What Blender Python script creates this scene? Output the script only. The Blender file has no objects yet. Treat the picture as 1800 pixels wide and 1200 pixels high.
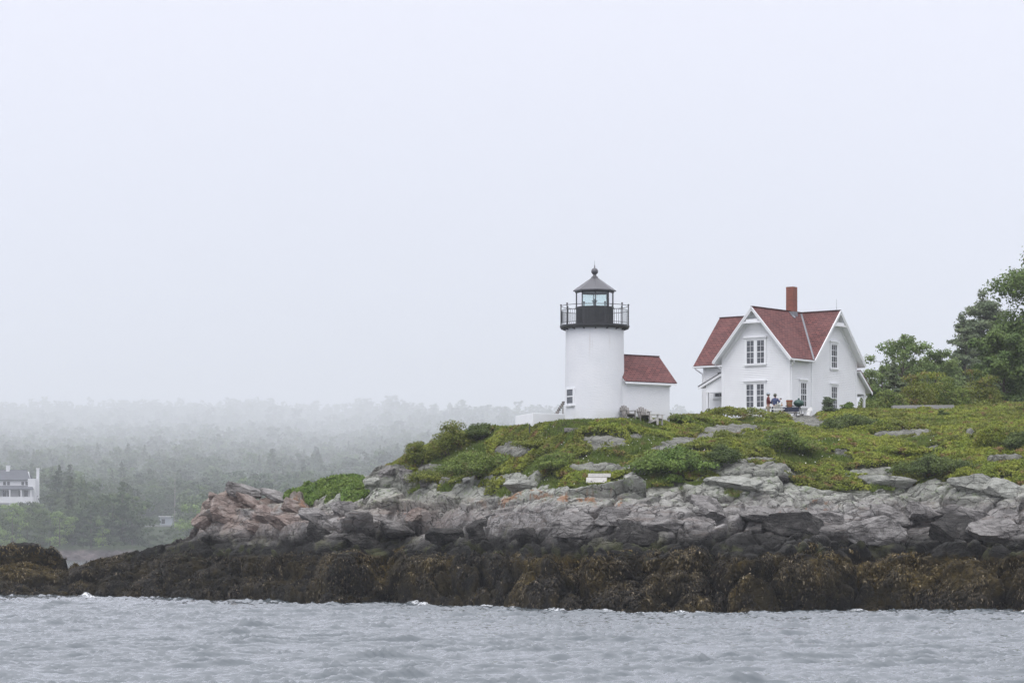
import bpy, math, random
import numpy as np
from mathutils import Vector, Matrix

sc = bpy.context.scene
COL = sc.collection
R = math.radians
rs = np.random.RandomState

# ------------------------------------------------------------------ camera, sky, sun, exposure
F = 4800.0          # focal length in photograph pixels (photograph 1800 wide)
HY = 968.0          # horizon line of the photograph
CZ = 3.0            # eye height above the water, metres
cam = bpy.data.cameras.new("camera")
cam.sensor_width = 36.0
cam.lens = 36.0 * F / 1800.0
cam.shift_y = (HY - 600.0) / 1800.0
cam.clip_start = 1.0
cam.clip_end = 30000.0
camo = bpy.data.objects.new("camera", cam)
COL.objects.link(camo)
camo.location = (0, 0, CZ)
camo.rotation_euler = (R(90), 0, 0)
sc.camera = camo

SUN_EL, SUN_AZ = R(58), R(205)      # azimuth clockwise from +Y: behind the camera, to its left
w = bpy.data.worlds.new("World")
sc.world = w
w.use_nodes = True
nt = w.node_tree
nt.nodes.clear()
out = nt.nodes.new("ShaderNodeOutputWorld")
bg = nt.nodes.new("ShaderNodeBackground")
bg.inputs["Strength"].default_value = 0.1
sky = nt.nodes.new("ShaderNodeTexSky")
sky.sky_type = 'NISHITA'
sky.sun_disc = False
sky.sun_elevation = SUN_EL
sky.sun_rotation = SUN_AZ
tc = nt.nodes.new("ShaderNodeTexCoord")
sep = nt.nodes.new("ShaderNodeSeparateXYZ")
nt.links.new(tc.outputs["Generated"], sep.inputs[0])
ramp = nt.nodes.new("ShaderNodeValToRGB")      # overcast cloud layer: brighter towards the zenith
ramp.color_ramp.elements[0].position = 0.0
ramp.color_ramp.elements[0].color = (0.274, 0.297, 0.358, 1)
ramp.color_ramp.elements[1].position = 1.0
ramp.color_ramp.elements[1].color = (0.96, 0.97, 1.0, 1)
e = ramp.color_ramp.elements.new(0.09)
e.color = (0.337, 0.354, 0.408, 1)
e = ramp.color_ramp.elements.new(0.22)
e.color = (0.418, 0.422, 0.476, 1)
nt.links.new(sep.outputs[2], ramp.inputs[0])
mul = nt.nodes.new("ShaderNodeMixRGB")
mul.blend_type = 'MULTIPLY'
mul.inputs[0].default_value = 1.0
mul.inputs[2].default_value = (23.5, 23.2, 23.5, 1)
nt.links.new(ramp.outputs[0], mul.inputs[1])
mix = nt.nodes.new("ShaderNodeMixRGB")
mix.inputs[0].default_value = 0.93
nt.links.new(sky.outputs[0], mix.inputs[1])
nt.links.new(mul.outputs[0], mix.inputs[2])
nt.links.new(mix.outputs[0], bg.inputs["Color"])
nt.links.new(bg.outputs[0], out.inputs["Surface"])

sun = bpy.data.lights.new("sun", 'SUN')
sun.energy = 1.25
sun.angle = R(30)
sun.color = (1.0, 0.99, 0.98)
suno = bpy.data.objects.new("sun", sun)
COL.objects.link(suno)
sd = Vector((math.sin(SUN_AZ) * math.cos(SUN_EL), math.cos(SUN_AZ) * math.cos(SUN_EL), math.sin(SUN_EL)))
suno.rotation_euler = sd.to_track_quat('Z', 'Y').to_euler()

sc.view_settings.view_transform = 'Standard'
sc.view_settings.look = 'None'
sc.view_settings.exposure = 0.0
sc.view_settings.gamma = 1.0
sc.view_settings.use_curve_mapping = False
sc.cycles.max_bounces = 6
sc.cycles.diffuse_bounces = 3
sc.cycles.glossy_bounces = 3
sc.cycles.transmission_bounces = 4
sc.cycles.transparent_max_bounces = 12
sc.cycles.volume_bounces = 2
sc.cycles.use_denoising = True
try:
    sc.cycles.volume_step_rate = 10.0
except Exception:
    pass

# ------------------------------------------------------------------ object helpers
def tag(o, label=None, cat=None, group=None, kind=None):
    if label: o["label"] = label
    if cat: o["category"] = cat
    if group: o["group"] = group
    if kind: o["kind"] = kind
    return o

def empty(name, loc=(0, 0, 0), rz=0.0, label=None, cat=None, group=None, scale=1.0):
    o = bpy.data.objects.new(name, None)
    o.empty_display_size = 0.2
    COL.objects.link(o)
    o.location = loc
    o.rotation_euler = (0, 0, rz)
    o.scale = (scale,) * 3
    return tag(o, label, cat, group)

def link_mesh(name, me, mat, parent=None, smooth=False):
    o = bpy.data.objects.new(name, me)
    COL.objects.link(o)
    if mat is not None:
        me.materials.append(mat)
    if smooth:
        me.polygons.foreach_set("use_smooth", np.ones(len(me.polygons), dtype=bool))
    if parent is not None:
        o.parent = parent
    return o

def np_mesh(name, V, Fq, mat, parent=None, smooth=False, attrs=None):
    """mesh from numpy arrays; Fq is an (n,3) or (n,4) index array"""
    me = bpy.data.meshes.new(name)
    V = np.ascontiguousarray(V, dtype=np.float32)
    Fq = np.ascontiguousarray(Fq, dtype=np.int32)
    n, k = Fq.shape
    me.vertices.add(len(V))
    me.vertices.foreach_set("co", V.ravel())
    me.loops.add(n * k)
    me.loops.foreach_set("vertex_index", Fq.ravel())
    me.polygons.add(n)
    me.polygons.foreach_set("loop_start", np.arange(n, dtype=np.int32) * k)
    me.polygons.foreach_set("loop_total", np.full(n, k, dtype=np.int32))
    if attrs:
        for a, val in attrs.items():
            at = me.attributes.new(a, 'FLOAT', 'POINT')
            at.data.foreach_set("value", np.ascontiguousarray(val, dtype=np.float32))
    me.update(calc_edges=True)
    me.validate()
    return link_mesh(name, me, mat, parent, smooth)

def grid_faces(nr, nc):
    i = np.arange(nr * nc).reshape(nr, nc)
    return np.stack([i[:-1, :-1], i[:-1, 1:], i[1:, 1:], i[1:, :-1]], -1).reshape(-1, 4)

class MB:
    """collects simple shapes, then links them as ONE mesh object"""
    def __init__(s):
        s.v, s.f = [], []
    def add(s, vs, fs):
        b = len(s.v)
        s.v += [tuple(x) for x in vs]
        s.f += [tuple(b + i for i in f) for f in fs]
        return s
    def obox(s, c, ax, ay, az):
        c, ax, ay, az = map(Vector, (c, ax, ay, az))
        vs = [c + ax * i + ay * j + az * k for k in (-1, 1) for j in (-1, 1) for i in (-1, 1)]
        return s.add(vs, [(0, 2, 3, 1), (4, 5, 7, 6), (0, 1, 5, 4), (2, 6, 7, 3), (0, 4, 6, 2), (1, 3, 7, 5)])
    def box(s, x0, x1, y0, y1, z0, z1):
        return s.obox(((x0 + x1) / 2, (y0 + y1) / 2, (z0 + z1) / 2), ((x1 - x0) / 2, 0, 0), (0, (y1 - y0) / 2, 0), (0, 0, (z1 - z0) / 2))
    def bar(s, p, q, w, h, up=(0, 0, 1)):
        p, q, up = Vector(p), Vector(q), Vector(up)
        d = (q - p)
        x = d.normalized().cross(up).normalized()
        z = x.cross(d.normalized())
        return s.obox((p + q) / 2, d / 2, x * (w / 2), z * (h / 2))
    def tube(s, p, q, r0, r1=None, n=8):
        r1 = r0 if r1 is None else r1
        p, q = Vector(p), Vector(q)
        d = (q - p).normalized()
        x = d.orthogonal().normalized()
        y = d.cross(x)
        vs = []
        for c, r in ((p, r0), (q, r1)):
            for i in range(n):
                a = 2 * math.pi * i / n
                vs.append(c + x * (r * math.cos(a)) + y * (r * math.sin(a)))
        fs = [(i, (i + 1) % n, n + (i + 1) % n, n + i) for i in range(n)]
        fs += [tuple(range(n - 1, -1, -1)), tuple(range(n, 2 * n))]
        return s.add(vs, fs)
    def path(s, pts, rad, n=6):
        for i in range(len(pts) - 1):
            r = rad if not hasattr(rad, '__len__') else rad[i]
            r2 = rad if not hasattr(rad, '__len__') else rad[i + 1]
            s.tube(pts[i], pts[i + 1], r, r2, n)
        return s
    def lathe(s, prof, n=32, cx=0, cy=0, ph=0.0, cap=True):
        vs, fs = [], []
        for r, z in prof:
            for i in range(n):
                a = ph + 2 * math.pi * i / n
                vs.append((cx + r * math.cos(a), cy + r * math.sin(a), z))
        for j in range(len(prof) - 1):
            for i in range(n):
                fs.append((j * n + i, j * n + (i + 1) % n, (j + 1) * n + (i + 1) % n, (j + 1) * n + i))
        if cap:
            fs.append(tuple(range(n - 1, -1, -1)))
            fs.append(tuple(range((len(prof) - 1) * n, len(prof) * n)))
        return s.add(vs, fs)
    def prism(s, pts, off):
        """closed polygon pts extruded by the vector off"""
        n = len(pts)
        off = Vector(off)
        vs = [Vector(p) for p in pts] + [Vector(p) + off for p in pts]
        fs = [tuple(range(n - 1, -1, -1)), tuple(range(n, 2 * n))]
        fs += [(i, (i + 1) % n, n + (i + 1) % n, n + i) for i in range(n)]
        return s.add(vs, fs)
    def build(s, name, mat, parent=None, smooth=False, bevel=0.0):
        me = bpy.data.meshes.new(name)
        me.from_pydata(s.v, [], s.f)
        me.update()
        o = link_mesh(name, me, mat, parent, smooth)
        if bevel:
            m = o.modifiers.new("bevel", 'BEVEL')
            m.width = bevel
            m.segments = 2
            m.limit_method = 'ANGLE'
        return o

# ------------------------------------------------------------------ numpy noise
def h2(ix, iy, seed):
    ix = (np.asarray(ix).astype(np.int64) & 0xFFFFFFFF).astype(np.uint64)
    iy = (np.asarray(iy).astype(np.int64) & 0xFFFFFFFF).astype(np.uint64)
    M = np.uint64(0xFFFFFFFF)
    n = (ix * np.uint64(374761393) + iy * np.uint64(668265263) + np.uint64(seed) * np.uint64(2246822519)) & M
    n = ((n ^ (n >> np.uint64(13))) * np.uint64(1274126177)) & M
    n = ((n ^ (n >> np.uint64(16))) * np.uint64(2654435761)) & M
    n = n ^ (n >> np.uint64(15))
    return n.astype(np.float64) / 4294967296.0

def vn(x, y, seed=0):
    xi, yi = np.floor(x), np.floor(y)
    fx, fy = x - xi, y - yi
    fx = fx * fx * fx * (fx * (fx * 6 - 15) + 10)
    fy = fy * fy * fy * (fy * (fy * 6 - 15) + 10)
    a, b = h2(xi, yi, seed), h2(xi + 1, yi, seed)
    c, d = h2(xi, yi + 1, seed), h2(xi + 1, yi + 1, seed)
    return ((a + (b - a) * fx) * (1 - fy) + (c + (d - c) * fx) * fy) * 2 - 1

def fbm(x, y, seed=0, oct=4, gain=0.5):
    s, a, t = 0.0, 1.0, 0.0
    for o in range(oct):
        s = s + a * vn(x, y, seed + o * 17)
        t += a
        x, y = (x * 0.8 - y * 0.6) * 2.03 + 5.2, (x * 0.6 + y * 0.8) * 2.03 + 1.3
        a *= gain
    return s / t

def worley(x, y, seed=0):
    xi, yi = np.floor(x), np.floor(y)
    f1 = np.full(x.shape, 9.0); f2 = np.full(x.shape, 9.0)
    cx = np.zeros(x.shape); cy = np.zeros(x.shape); dx = np.zeros(x.shape); dy = np.zeros(x.shape)
    for i in (-1, 0, 1):
        for j in (-1, 0, 1):
            gx, gy = xi + i, yi + j
            ox = gx + 0.1 + 0.8 * h2(gx, gy, seed) - x
            oy = gy + 0.1 + 0.8 * h2(gx, gy, seed + 91) - y
            d = np.sqrt(ox * ox + oy * oy)
            m = d < f1
            f2 = np.where(m, f1, np.minimum(f2, d))
            f1 = np.where(m, d, f1)
            cx = np.where(m, gx, cx); cy = np.where(m, gy, cy)
            dx = np.where(m, -ox, dx); dy = np.where(m, -oy, dy)
    return f1, f2, cx, cy, dx, dy

def sstep(a, b, x):
    t = np.clip((x - a) / (b - a), 0, 1)
    return t * t * (3 - 2 * t)

def blocks(X, Y, cell, seed, rot=0.5, asp=1.6, tilt=0.5, bias=(0.0, 0.0), crack=0.06, cdepth=0.3):
    """broken bedrock: every cell a tilted plane, with a gap along its joints (unit cell)"""
    wx = X + cell * 0.22 * fbm(X / cell * 1.3, Y / cell * 1.3, seed + 5, 3)
    wy = Y + cell * 0.22 * fbm(X / cell * 1.3, Y / cell * 1.3, seed + 9, 3)
    c, s = math.cos(rot), math.sin(rot)
    x = (wx * c + wy * s) / (cell * asp)
    y = (-wx * s + wy * c) / cell
    f1, f2, cx, cy, dx, dy = worley(x, y, seed)
    o = h2(cx, cy, seed + 31) - 0.5
    gx = (h2(cx, cy, seed + 47) - 0.5) * 2 * tilt + bias[0]
    gy = (h2(cx, cy, seed + 53) - 0.5) * 2 * tilt + bias[1]
    h = o + gx * dx + gy * dy - 0.10 * (f1 * f1)
    edge = f2 - f1
    return h - cdepth * (1 - sstep(0, crack, edge)), edge

# ------------------------------------------------------------------ material helpers
class NT:
    def __init__(s, name):
        s.m = bpy.data.materials.new(name)
        s.m.use_nodes = True
        s.t = s.m.node_tree
        s.b = s.t.nodes["Principled BSDF"]
        s.out = s.t.nodes["Material Output"]
        s.c = s.n("ShaderNodeTexCoord")
        s.g = s.n("ShaderNodeNewGeometry")
    def n(s, k, **kw):
        x = s.t.nodes.new(k)
        for a, v in kw.items():
            setattr(x, a, v)
        return x
    def l(s, a, b):
        s.t.links.new(a, b)
    def val(s, x, sock):
        if isinstance(x, bpy.types.NodeSocket): s.l(x, sock)
        elif isinstance(x, (tuple, list)) and len(x) == 3 and sock.type == 'RGBA': sock.default_value = (*x, 1)
        else: sock.default_value = x
    def noise(s, scale, detail=4, rough=0.55, vec=None, dist=0.0):
        x = s.n("ShaderNodeTexNoise")
        x.inputs["Scale"].default_value = scale
        x.inputs["Detail"].default_value = detail
        x.inputs["Roughness"].default_value = rough
        x.inputs["Distortion"].default_value = dist
        s.l(vec if vec is not None else s.c.outputs["Object"], x.inputs["Vector"])
        return x.outputs["Fac"]
    def voro(s, scale, feature='F1', vec=None):
        x = s.n("ShaderNodeTexVoronoi", feature=feature)
        x.inputs["Scale"].default_value = scale
        s.l(vec if vec is not None else s.c.outputs["Object"], x.inputs["Vector"])
        return x.outputs["Distance"]
    def mapping(s, scale, rot=(0, 0, 0), vec=None):
        x = s.n("ShaderNodeMapping")
        x.inputs["Scale"].default_value = scale
        x.inputs["Rotation"].default_value = rot
        s.l(vec if vec is not None else s.c.outputs["Object"], x.inputs["Vector"])
        return x.outputs[0]
    def math(s, op, a, b=0.0, c=0.0, clamp=False):
        x = s.n("ShaderNodeMath", operation=op, use_clamp=clamp)
        s.val(a, x.inputs[0]); s.val(b, x.inputs[1]); s.val(c, x.inputs[2])
        return x.outputs[0]
    def rng(s, v, a, b, c=0.0, d=1.0, smooth=True):
        x = s.n("ShaderNodeMapRange", interpolation_type='SMOOTHSTEP' if smooth else 'LINEAR')
        s.val(v, x.inputs[0])
        for i, q in enumerate((a, b, c, d)): s.val(q, x.inputs[i + 1])
        return x.outputs[0]
    def mix(s, f, a, b, mode='MIX'):
        x = s.n("ShaderNodeMixRGB", blend_type=mode)
        s.val(f, x.inputs[0]); s.val(a, x.inputs[1]); s.val(b, x.inputs[2])
        return x.outputs[0]
    def ramp(s, v, stops, interp='LINEAR'):
        x = s.n("ShaderNodeValToRGB")
        cr = x.color_ramp
        cr.interpolation = interp
        while len(cr.elements) < len(stops): cr.elements.new(0.5)
        for el, (p, c) in zip(cr.elements, stops):
            el.position = p
            el.color = (*c, 1)
        s.val(v, x.inputs[0])
        return x.outputs[0]
    def attr(s, name):
        x = s.n("ShaderNodeAttribute", attribute_name=name)
        return x.outputs["Fac"]
    def z(s):
        x = s.n("ShaderNodeSeparateXYZ")
        s.l(s.g.outputs["Position"], x.inputs[0])
        return x.outputs[2]
    def nz(s):
        x = s.n("ShaderNodeSeparateXYZ")
        s.l(s.g.outputs["True Normal"], x.inputs[0])
        return x.outputs[2]
    def bump(s, h, dist=0.02, strength=1.0, prev=None):
        x = s.n("ShaderNodeBump")
        x.inputs["Strength"].default_value = strength
        x.inputs["Distance"].default_value = dist
        s.val(h, x.inputs["Height"])
        if prev is not None: s.l(prev, x.inputs["Normal"])
        return x.outputs[0]
    def done(s, col=None, rough=None, bump=None, spec=None, metal=None):
        if col is not None: s.val(col, s.b.inputs["Base Color"])
        if rough is not None: s.val(rough, s.b.inputs["Roughness"])
        if spec is not None: s.b.inputs["Specular IOR Level"].default_value = spec
        if metal is not None: s.b.inputs["Metallic"].default_value = metal
        if bump is not None: s.l(bump, s.b.inputs["Normal"])
        return s.m

def plain(name, col, rough=0.6, var=0.12, nscale=3.0, bump=0.0, spec=0.4, metal=0.0):
    m = NT(name)
    n = m.noise(nscale, 5, 0.6)
    dk = tuple(x * (1 - var) for x in col); lt = tuple(min(1, x * (1 + var)) for x in col)
    c = m.ramp(n, [(0.3, dk), (0.7, lt)])
    b = m.bump(m.noise(nscale * 8, 4), bump) if bump else None
    return m.done(c, rough, b, spec, metal)

def leaf_mat(name, c0, c1, c2=None, pscale=0.5, trans=0.25, tone=False, spread=0.38):
    """leaves: colour varies from leaf to leaf and in broad patches"""
    m = NT(name)
    r = m.g.outputs["Random Per Island"]
    p = m.noise(pscale, 3, 0.6, vec=m.g.outputs["Position"])
    a = m.mix(m.rng(p, 0.38, 0.62), c0, c1)
    if c2 is not None:
        p2 = m.noise(pscale * 1.7, 2, 0.5, vec=m.mapping((1, 1, 1), (0.4, 0.2, 1.0), m.g.outputs["Position"]))
        a = m.mix(m.rng(p2, 0.57, 0.69), a, c2)
    v = m.rng(r, 0, 1, 1 - spread, 1 + spread, smooth=False)
    if tone:
        v = m.math('MULTIPLY', v, m.rng(m.attr("tone"), 0, 1, 0.6, 1.45, smooth=False))
    col = m.mix(1.0, a, v, 'MULTIPLY')
    m.val(col, m.b.inputs["Base Color"])
    m.b.inputs["Roughness"].default_value = 0.62
    m.b.inputs["Specular IOR Level"].default_value = 0.22
    t = m.n("ShaderNodeBsdfTranslucent")
    m.l(col, t.inputs[0])
    mx = m.n("ShaderNodeMixShader")
    mx.inputs[0].default_value = trans
    m.l(m.b.outputs[0], mx.inputs[1]); m.l(t.outputs[0], mx.inputs[2])
    m.l(mx.outputs[0], m.out.inputs["Surface"])
    return m.m

def leaf_quads(P, N, size, rg, asp=0.55, jit=0.8, bend=0.25):
    """diamond leaves (two triangles' worth each) at P, facing N plus jitter; size scalar or array"""
    n = len(P)
    N = N + rg.normal(0, jit, (n, 3))
    N /= np.linalg.norm(N, axis=1, keepdims=True) + 1e-9
    T = np.cross(N, rg.normal(0, 1, (n, 3)))
    T /= np.linalg.norm(T, axis=1, keepdims=True) + 1e-9
    B = np.cross(N, T)
    s = (size * rg.uniform(0.7, 1.3, n))[:, None]
    V = np.stack([P - T * s, P + B * s * asp - N * s * bend, P + T * s, P - B * s * asp - N * s * bend], 1).reshape(-1, 3)
    Fq = np.arange(n * 4).reshape(n, 4)
    return V, Fq

def sph(n, rg):
    d = rg.normal(0, 1, (n, 3))
    return d / np.linalg.norm(d, axis=1, keepdims=True)

def blob_cloud(blobs, n, rg, shell=0.6, up=0.35, under=0.45):
    """points and normals through a set of ellipsoids (cx,cy,cz,rx,ry,rz), denser near their outsides"""
    B = np.array(blobs, float)
    wgt = (B[:, 3] * B[:, 4] + B[:, 3] * B[:, 5] + B[:, 4] * B[:, 5])
    idx = rg.choice(len(B), n, p=wgt / wgt.sum())
    d = sph(n, rg)
    flip = (d[:, 2] < -0.2) & (rg.rand(n) > under)
    d[flip, 2] *= -1
    r = 1 - shell * rg.rand(n) ** 1.6
    r *= 1 + 0.10 * rg.normal(0, 1, n)
    P = B[idx, :3] + d * B[idx, 3:] * r[:, None]
    Nn = d + np.array([0, 0, up])
    return P, Nn

# ------------------------------------------------------------------ the island: height function in (ray px, distance Y)
def T(px, pairs):
    a = np.array(pairs, float)
    return np.interp(px, a[:, 0], a[:, 1])

T_W = [(-400, 1046), (0, 1048), (100, 1049), (200, 1051), (350, 1056), (450, 1058), (560, 1063), (600, 1064), (700, 1063), (850, 1069), (1000, 1076), (1150, 1077), (1300, 1077), (1450, 1075), (1600, 1074), (1800, 1077), (2300, 1077)]
T_2 = [(-400, 1010), (0, 1004), (100, 1020), (200, 1015), (350, 1015), (450, 1014), (560, 1005), (700, 1000), (850, 1003), (1000, 1008), (1150, 1015), (1300, 1010), (1450, 1000), (1600, 1000), (1800, 1000), (2300, 1000)]
T_3 = [(-400, 990), (0, 990), (60, 992), (110, 1002), (200, 982), (350, 968), (450, 972), (560, 985), (700, 988), (850, 985), (1000, 985), (1150, 985), (1300, 976), (1450, 968), (1600, 988), (1800, 995), (2300, 990)]
T_4 = [(-400, 1000), (0, 992), (100, 1002), (200, 972), (330, 950), (345, 944), (352, 932), (450, 928), (560, 932), (700, 925), (850, 918), (1000, 905), (1150, 905), (1300, 905), (1450, 905), (1600, 912), (1800, 920), (2300, 920)]
T_5 = [(-400, 1060), (200, 1050), (330, 1000), (344, 960), (350, 905), (356, 884), (368, 874), (398, 860), (425, 860), (440, 866), (470, 878), (530, 878), (545, 895), (560, 896), (600, 888), (640, 866), (660, 842), (690, 834), (730, 852), (850, 856), (1000, 852), (1150, 846), (1300, 836), (1450, 842), (1600, 846), (1700, 838), (1800, 838), (2300, 830)]
T_6 = [(-400, 1085), (340, 1085), (352, 1000), (480, 930), (500, 885), (520, 872), (560, 858), (620, 846), (660, 840), (700, 816), (760, 794), (850, 787), (1000, 790), (1300, 784), (1600, 780), (1800, 774), (2300, 770)]
T_7 = [(-400, 1085), (340, 1085), (480, 1010), (520, 930), (560, 880), (620, 852), (660, 842), (690, 822), (740, 790), (800, 771), (850, 759), (900, 751), (950, 746), (1000, 740), (1100, 738.5), (1200, 737), (1300, 736), (1388, 736), (1450, 731), (1500, 726), (1600, 723.5), (1800, 716), (2300, 714)]
T_Y7 = [(-400, 205), (0, 204), (350, 188), (560, 176), (700, 176), (800, 170.5), (850, 167.5), (900, 163.5), (950, 160.3), (1000, 157.0), (1100, 157.2), (1200, 164), (1300, 171), (1388, 173), (1500, 178), (1800, 182), (2300, 184)]
T_8 = [(-400, -1.5), (560, -1.0), (700, 4.0), (850, 8.5), (950, 10.2), (1000, 10.6), (1200, 11.4), (1388, 11.45), (1500, 12.2), (1600, 12.5), (1800, 13.4), (2300, 13.6)]
T_D8 = [(-400, 20), (900, 12), (1000, 14), (1150, 40), (1300, 130), (2300, 130)]

def yw_of(px):
    return CZ * F / (T(px, T_W) - HY)

def base_z(px, Y):
    px = np.asarray(px, float); Y = np.asarray(Y, float)
    yw = yw_of(px)
    s = Y - yw
    s7 = T(px, T_Y7) - yw
    s8 = s7 + T(px, T_D8)
    zz = lambda t, k: CZ + (HY - T(px, t)) * (yw + k) / F
    o = np.ones_like(px)
    S = [-6 * o, -0.4 * o, 2.2 * o, 7.5 * o, 11 * o, 15.5 * o, 21 * o, s7, s8, s8 + 45, s8 + 4000]
    Z = [-1.8 * o, -0.35 * o, zz(T_2, 2.2) - 0.70, zz(T_3, 7.5), zz(T_4, 11), zz(T_5, 15.5), zz(T_6, 21), CZ + (HY - T(px, T_7)) * T(px, T_Y7) / F, T(px, T_8), -2.5 * o, -2.5 * o]
    z = Z[0].copy() * np.ones_like(s)
    for k in range(len(S) - 1):
        t = np.clip((s - S[k]) / (S[k + 1] - S[k]), 0, 1)
        z = np.where(s >= S[k], Z[k] + (Z[k + 1] - Z[k]) * t, z)
    return z, s

ROCKS = [  # bare ledge showing through the plants: ray px, picture height, half sizes
    (1062, 783, 40, 13), (1035, 774, 14, 5), (905, 793, 26, 8), (1195, 778, 32, 7), (1165, 793, 22, 7), (1240, 772, 18, 6), (1290, 762, 42, 9),
    (1415, 741, 26, 9), (1440, 750, 20, 6), (1595, 766, 44, 7), (1705, 768, 8, 9), (1360, 772, 10, 5), (1765, 812, 30, 5),
    (1060, 830, 60, 5), (1540, 832, 60, 7), (1280, 828, 40, 8), (1640, 790, 20, 4), (745, 828, 36, 6), (890, 846, 40, 6), (1375, 836, 40, 6), (1120, 768, 16, 4),
    (1760, 768, 14, 4), (1480, 800, 16, 4), (1335, 815, 26, 5), (1545, 768, 14, 4)]

DISP = [0, 0]
WEEDY = [  # big weed covered humps along the water: ray px, half width, distance behind the waterline, half depth, height
    (20, 96, 3.0, 3.4, 0.30), (170, 60, 4.5, 3.0, 0.6), (300, 70, 4.0, 3.0, 0.5), (430, 70, 4.5, 3.2, 0.6), (612, 52, 4.4, 3.4, 1.3), (738, 58, 3.4, 3.8, 1.6), (815, 38, 4.2, 3.4, 1.5),
    (868, 34, 5.0, 3.0, 1.3), (930, 62, 3.0, 3.6, 1.2), (1044, 26, 4.6, 2.2, 1.9), (1082, 36, 5.5, 2.4, 1.2), (1112, 80, 2.6, 3.0, 0.8), (1215, 62, 4.4, 3.4, 0.9), (1315, 66, 3.4, 3.6, 1.3),
    (1420, 78, 4.2, 3.8, 1.4), (1505, 40, 4.0, 3.0, 0.8), (1665, 140, 3.6, 3.9, 1.6), (1830, 70, 3.6, 3.8, 1.3)]
def land(px, Y):
    """height, plant cover, lichen and pinkish-rock masks of the island"""
    px = np.asarray(px, float); Y = np.asarray(Y, float)
    X = (px - 900) / F * Y
    zb, s = base_z(px, Y)
    pyb = HY - (zb - CZ) * F / Y
    n1 = fbm(X / 2.6, Y / 1.8, 3, 4)
    n2 = fbm(X / 0.9, Y / 0.7, 8, 3)
    s5 = 14.9 + np.where(px < 600, 1.6, 0.0) + 3.0 * n1 + 0.8 * n2
    veg = sstep(-0.5, 0.5, s - s5)
    veg = veg * sstep(480, 505, px + 6 * n1)
    for (a, b, rx, ry) in ROCKS:
        d = ((px - a) / (1.15 * rx)) ** 2 + ((pyb - b) / (1.15 * ry)) ** 2 + 0.60 * n1 + 0.95 * n2
        veg = veg * sstep(0.75, 1.25, d)
    # path of bare ledge and the outcrop above the green bank
    d = ((px - 680) / 45) ** 2 + ((pyb - 850) / 18) ** 2 + 0.4 * n1
    veg = veg * sstep(0.75, 1.25, d)
    rock = 1 - veg
    crag = np.exp(-((px - 445) / 105) ** 4)
    z = zb + 0.22 * veg * n1 * (1 - sstep(20, 24, s)) + rock * 0.10 * sstep(15, 17, s)
    # --- how far the bedrock stands out along a direction leaning out of the slope
    left = 1 - sstep(330, 620, px)
    Xd = (px - 900) / 35.0
    Yd = s - 0.06 * Xd
    wl = sstep(-2.5, 0.3, s) * (1 - sstep(6.0, 9.5, s))
    f1, f2, cx, cy, dx, dy = worley(Xd / 3.4 + 0.28 * fbm(X / 2, Y / 2, 61, 2), (Yd - 0.12 * Xd) / 2.6 + 0.28 * fbm(X / 2, Y / 2, 67, 2), 12)
    q = 1 - np.clip((f2 - f1) / 0.55, 0, 1)
    dome = np.sqrt(np.clip(1 - q ** 2.6, 0, 1)) * (0.55 + 0.9 * h2(cx, cy, 99))
    g1 = worley(Xd / 1.25 + 0.3 * n2, Yd / 0.95 + 0.2 * n1, 23)
    q = 1 - np.clip((g1[1] - g1[0]) / 0.5, 0, 1)
    dome2 = np.sqrt(np.clip(1 - q ** 2.4, 0, 1)) * (0.4 + h2(g1[2], g1[3], 98))
    BG = np.zeros_like(s)
    for (c0, hw, s0, hs, hh) in WEEDY:
        dd = np.abs((px - c0) / hw + 0.16 * n1) ** 2.6 + np.abs((s - s0) / hs + 0.14 * n1) ** 2.4
        BG = np.maximum(BG, hh * np.clip(1 - dd, 0, 1) ** 0.5)
    e = wl * (1.6 * dome * (1 - 0.4 * left) - 1.75 * (1 - 0.35 * left) + 0.50 * (dome2 - 0.6)) + wl * 1.15 * BG
    flat_ = np.exp(-((px - 1052) / 50) ** 4 - ((pyb - 856) / 24) ** 4)
    wr = (1 - 0.85 * flat_) * sstep(4.5, 8.5, s) * (0.12 + 0.88 * rock) * (1 - 0.72 * sstep(15.5, 18.5, s))
    top = sstep(12.0, 15.5, s) * (1 - crag)
    b1, e1 = blocks(Xd, Yd, 4.3, 101, 0.16, 2.3, 0.85, (0.35, 0.15), 0.08, 0.50)
    b2, e2 = blocks(Xd, Yd, 1.75, 102, -0.12, 2.3, 0.85, (0.30, 0.15), 0.09, 0.50)
    b3, e3 = blocks(Xd, Yd, 0.70, 103, 0.30, 2.2, 0.9, (0.2, 0.1), 0.13, 0.45)
    e = e + wr * ((1.25 - 0.45 * top) * b1 * (1 - 0.4 * crag) + (0.72 - 0.3 * top) * b2 + (0.26 - 0.08 * top) * b3 + 0.30) + 0.22 * wl * b3
    e = e + (0.06 * n2 + 0.09 * fbm(X / 0.42, Y / 0.36, 58, 3, 0.7)) * rock * sstep(-1, 1, s)
    lean = 0.80 * sstep(-1.0, 1.5, s) * (1 - sstep(14, 19, s))
    DISP[0], DISP[1] = -np.sin(lean) * e, np.cos(lean) * e
    # flat, bare crest ground by the buildings
    lich = np.zeros_like(z)
    ln = fbm(X / 0.40, (z + DISP[1]) / 0.30, 44, 4, 0.7) + 0.25 * fbm(X / 2.0, Y / 2.0, 45, 2)
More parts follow.
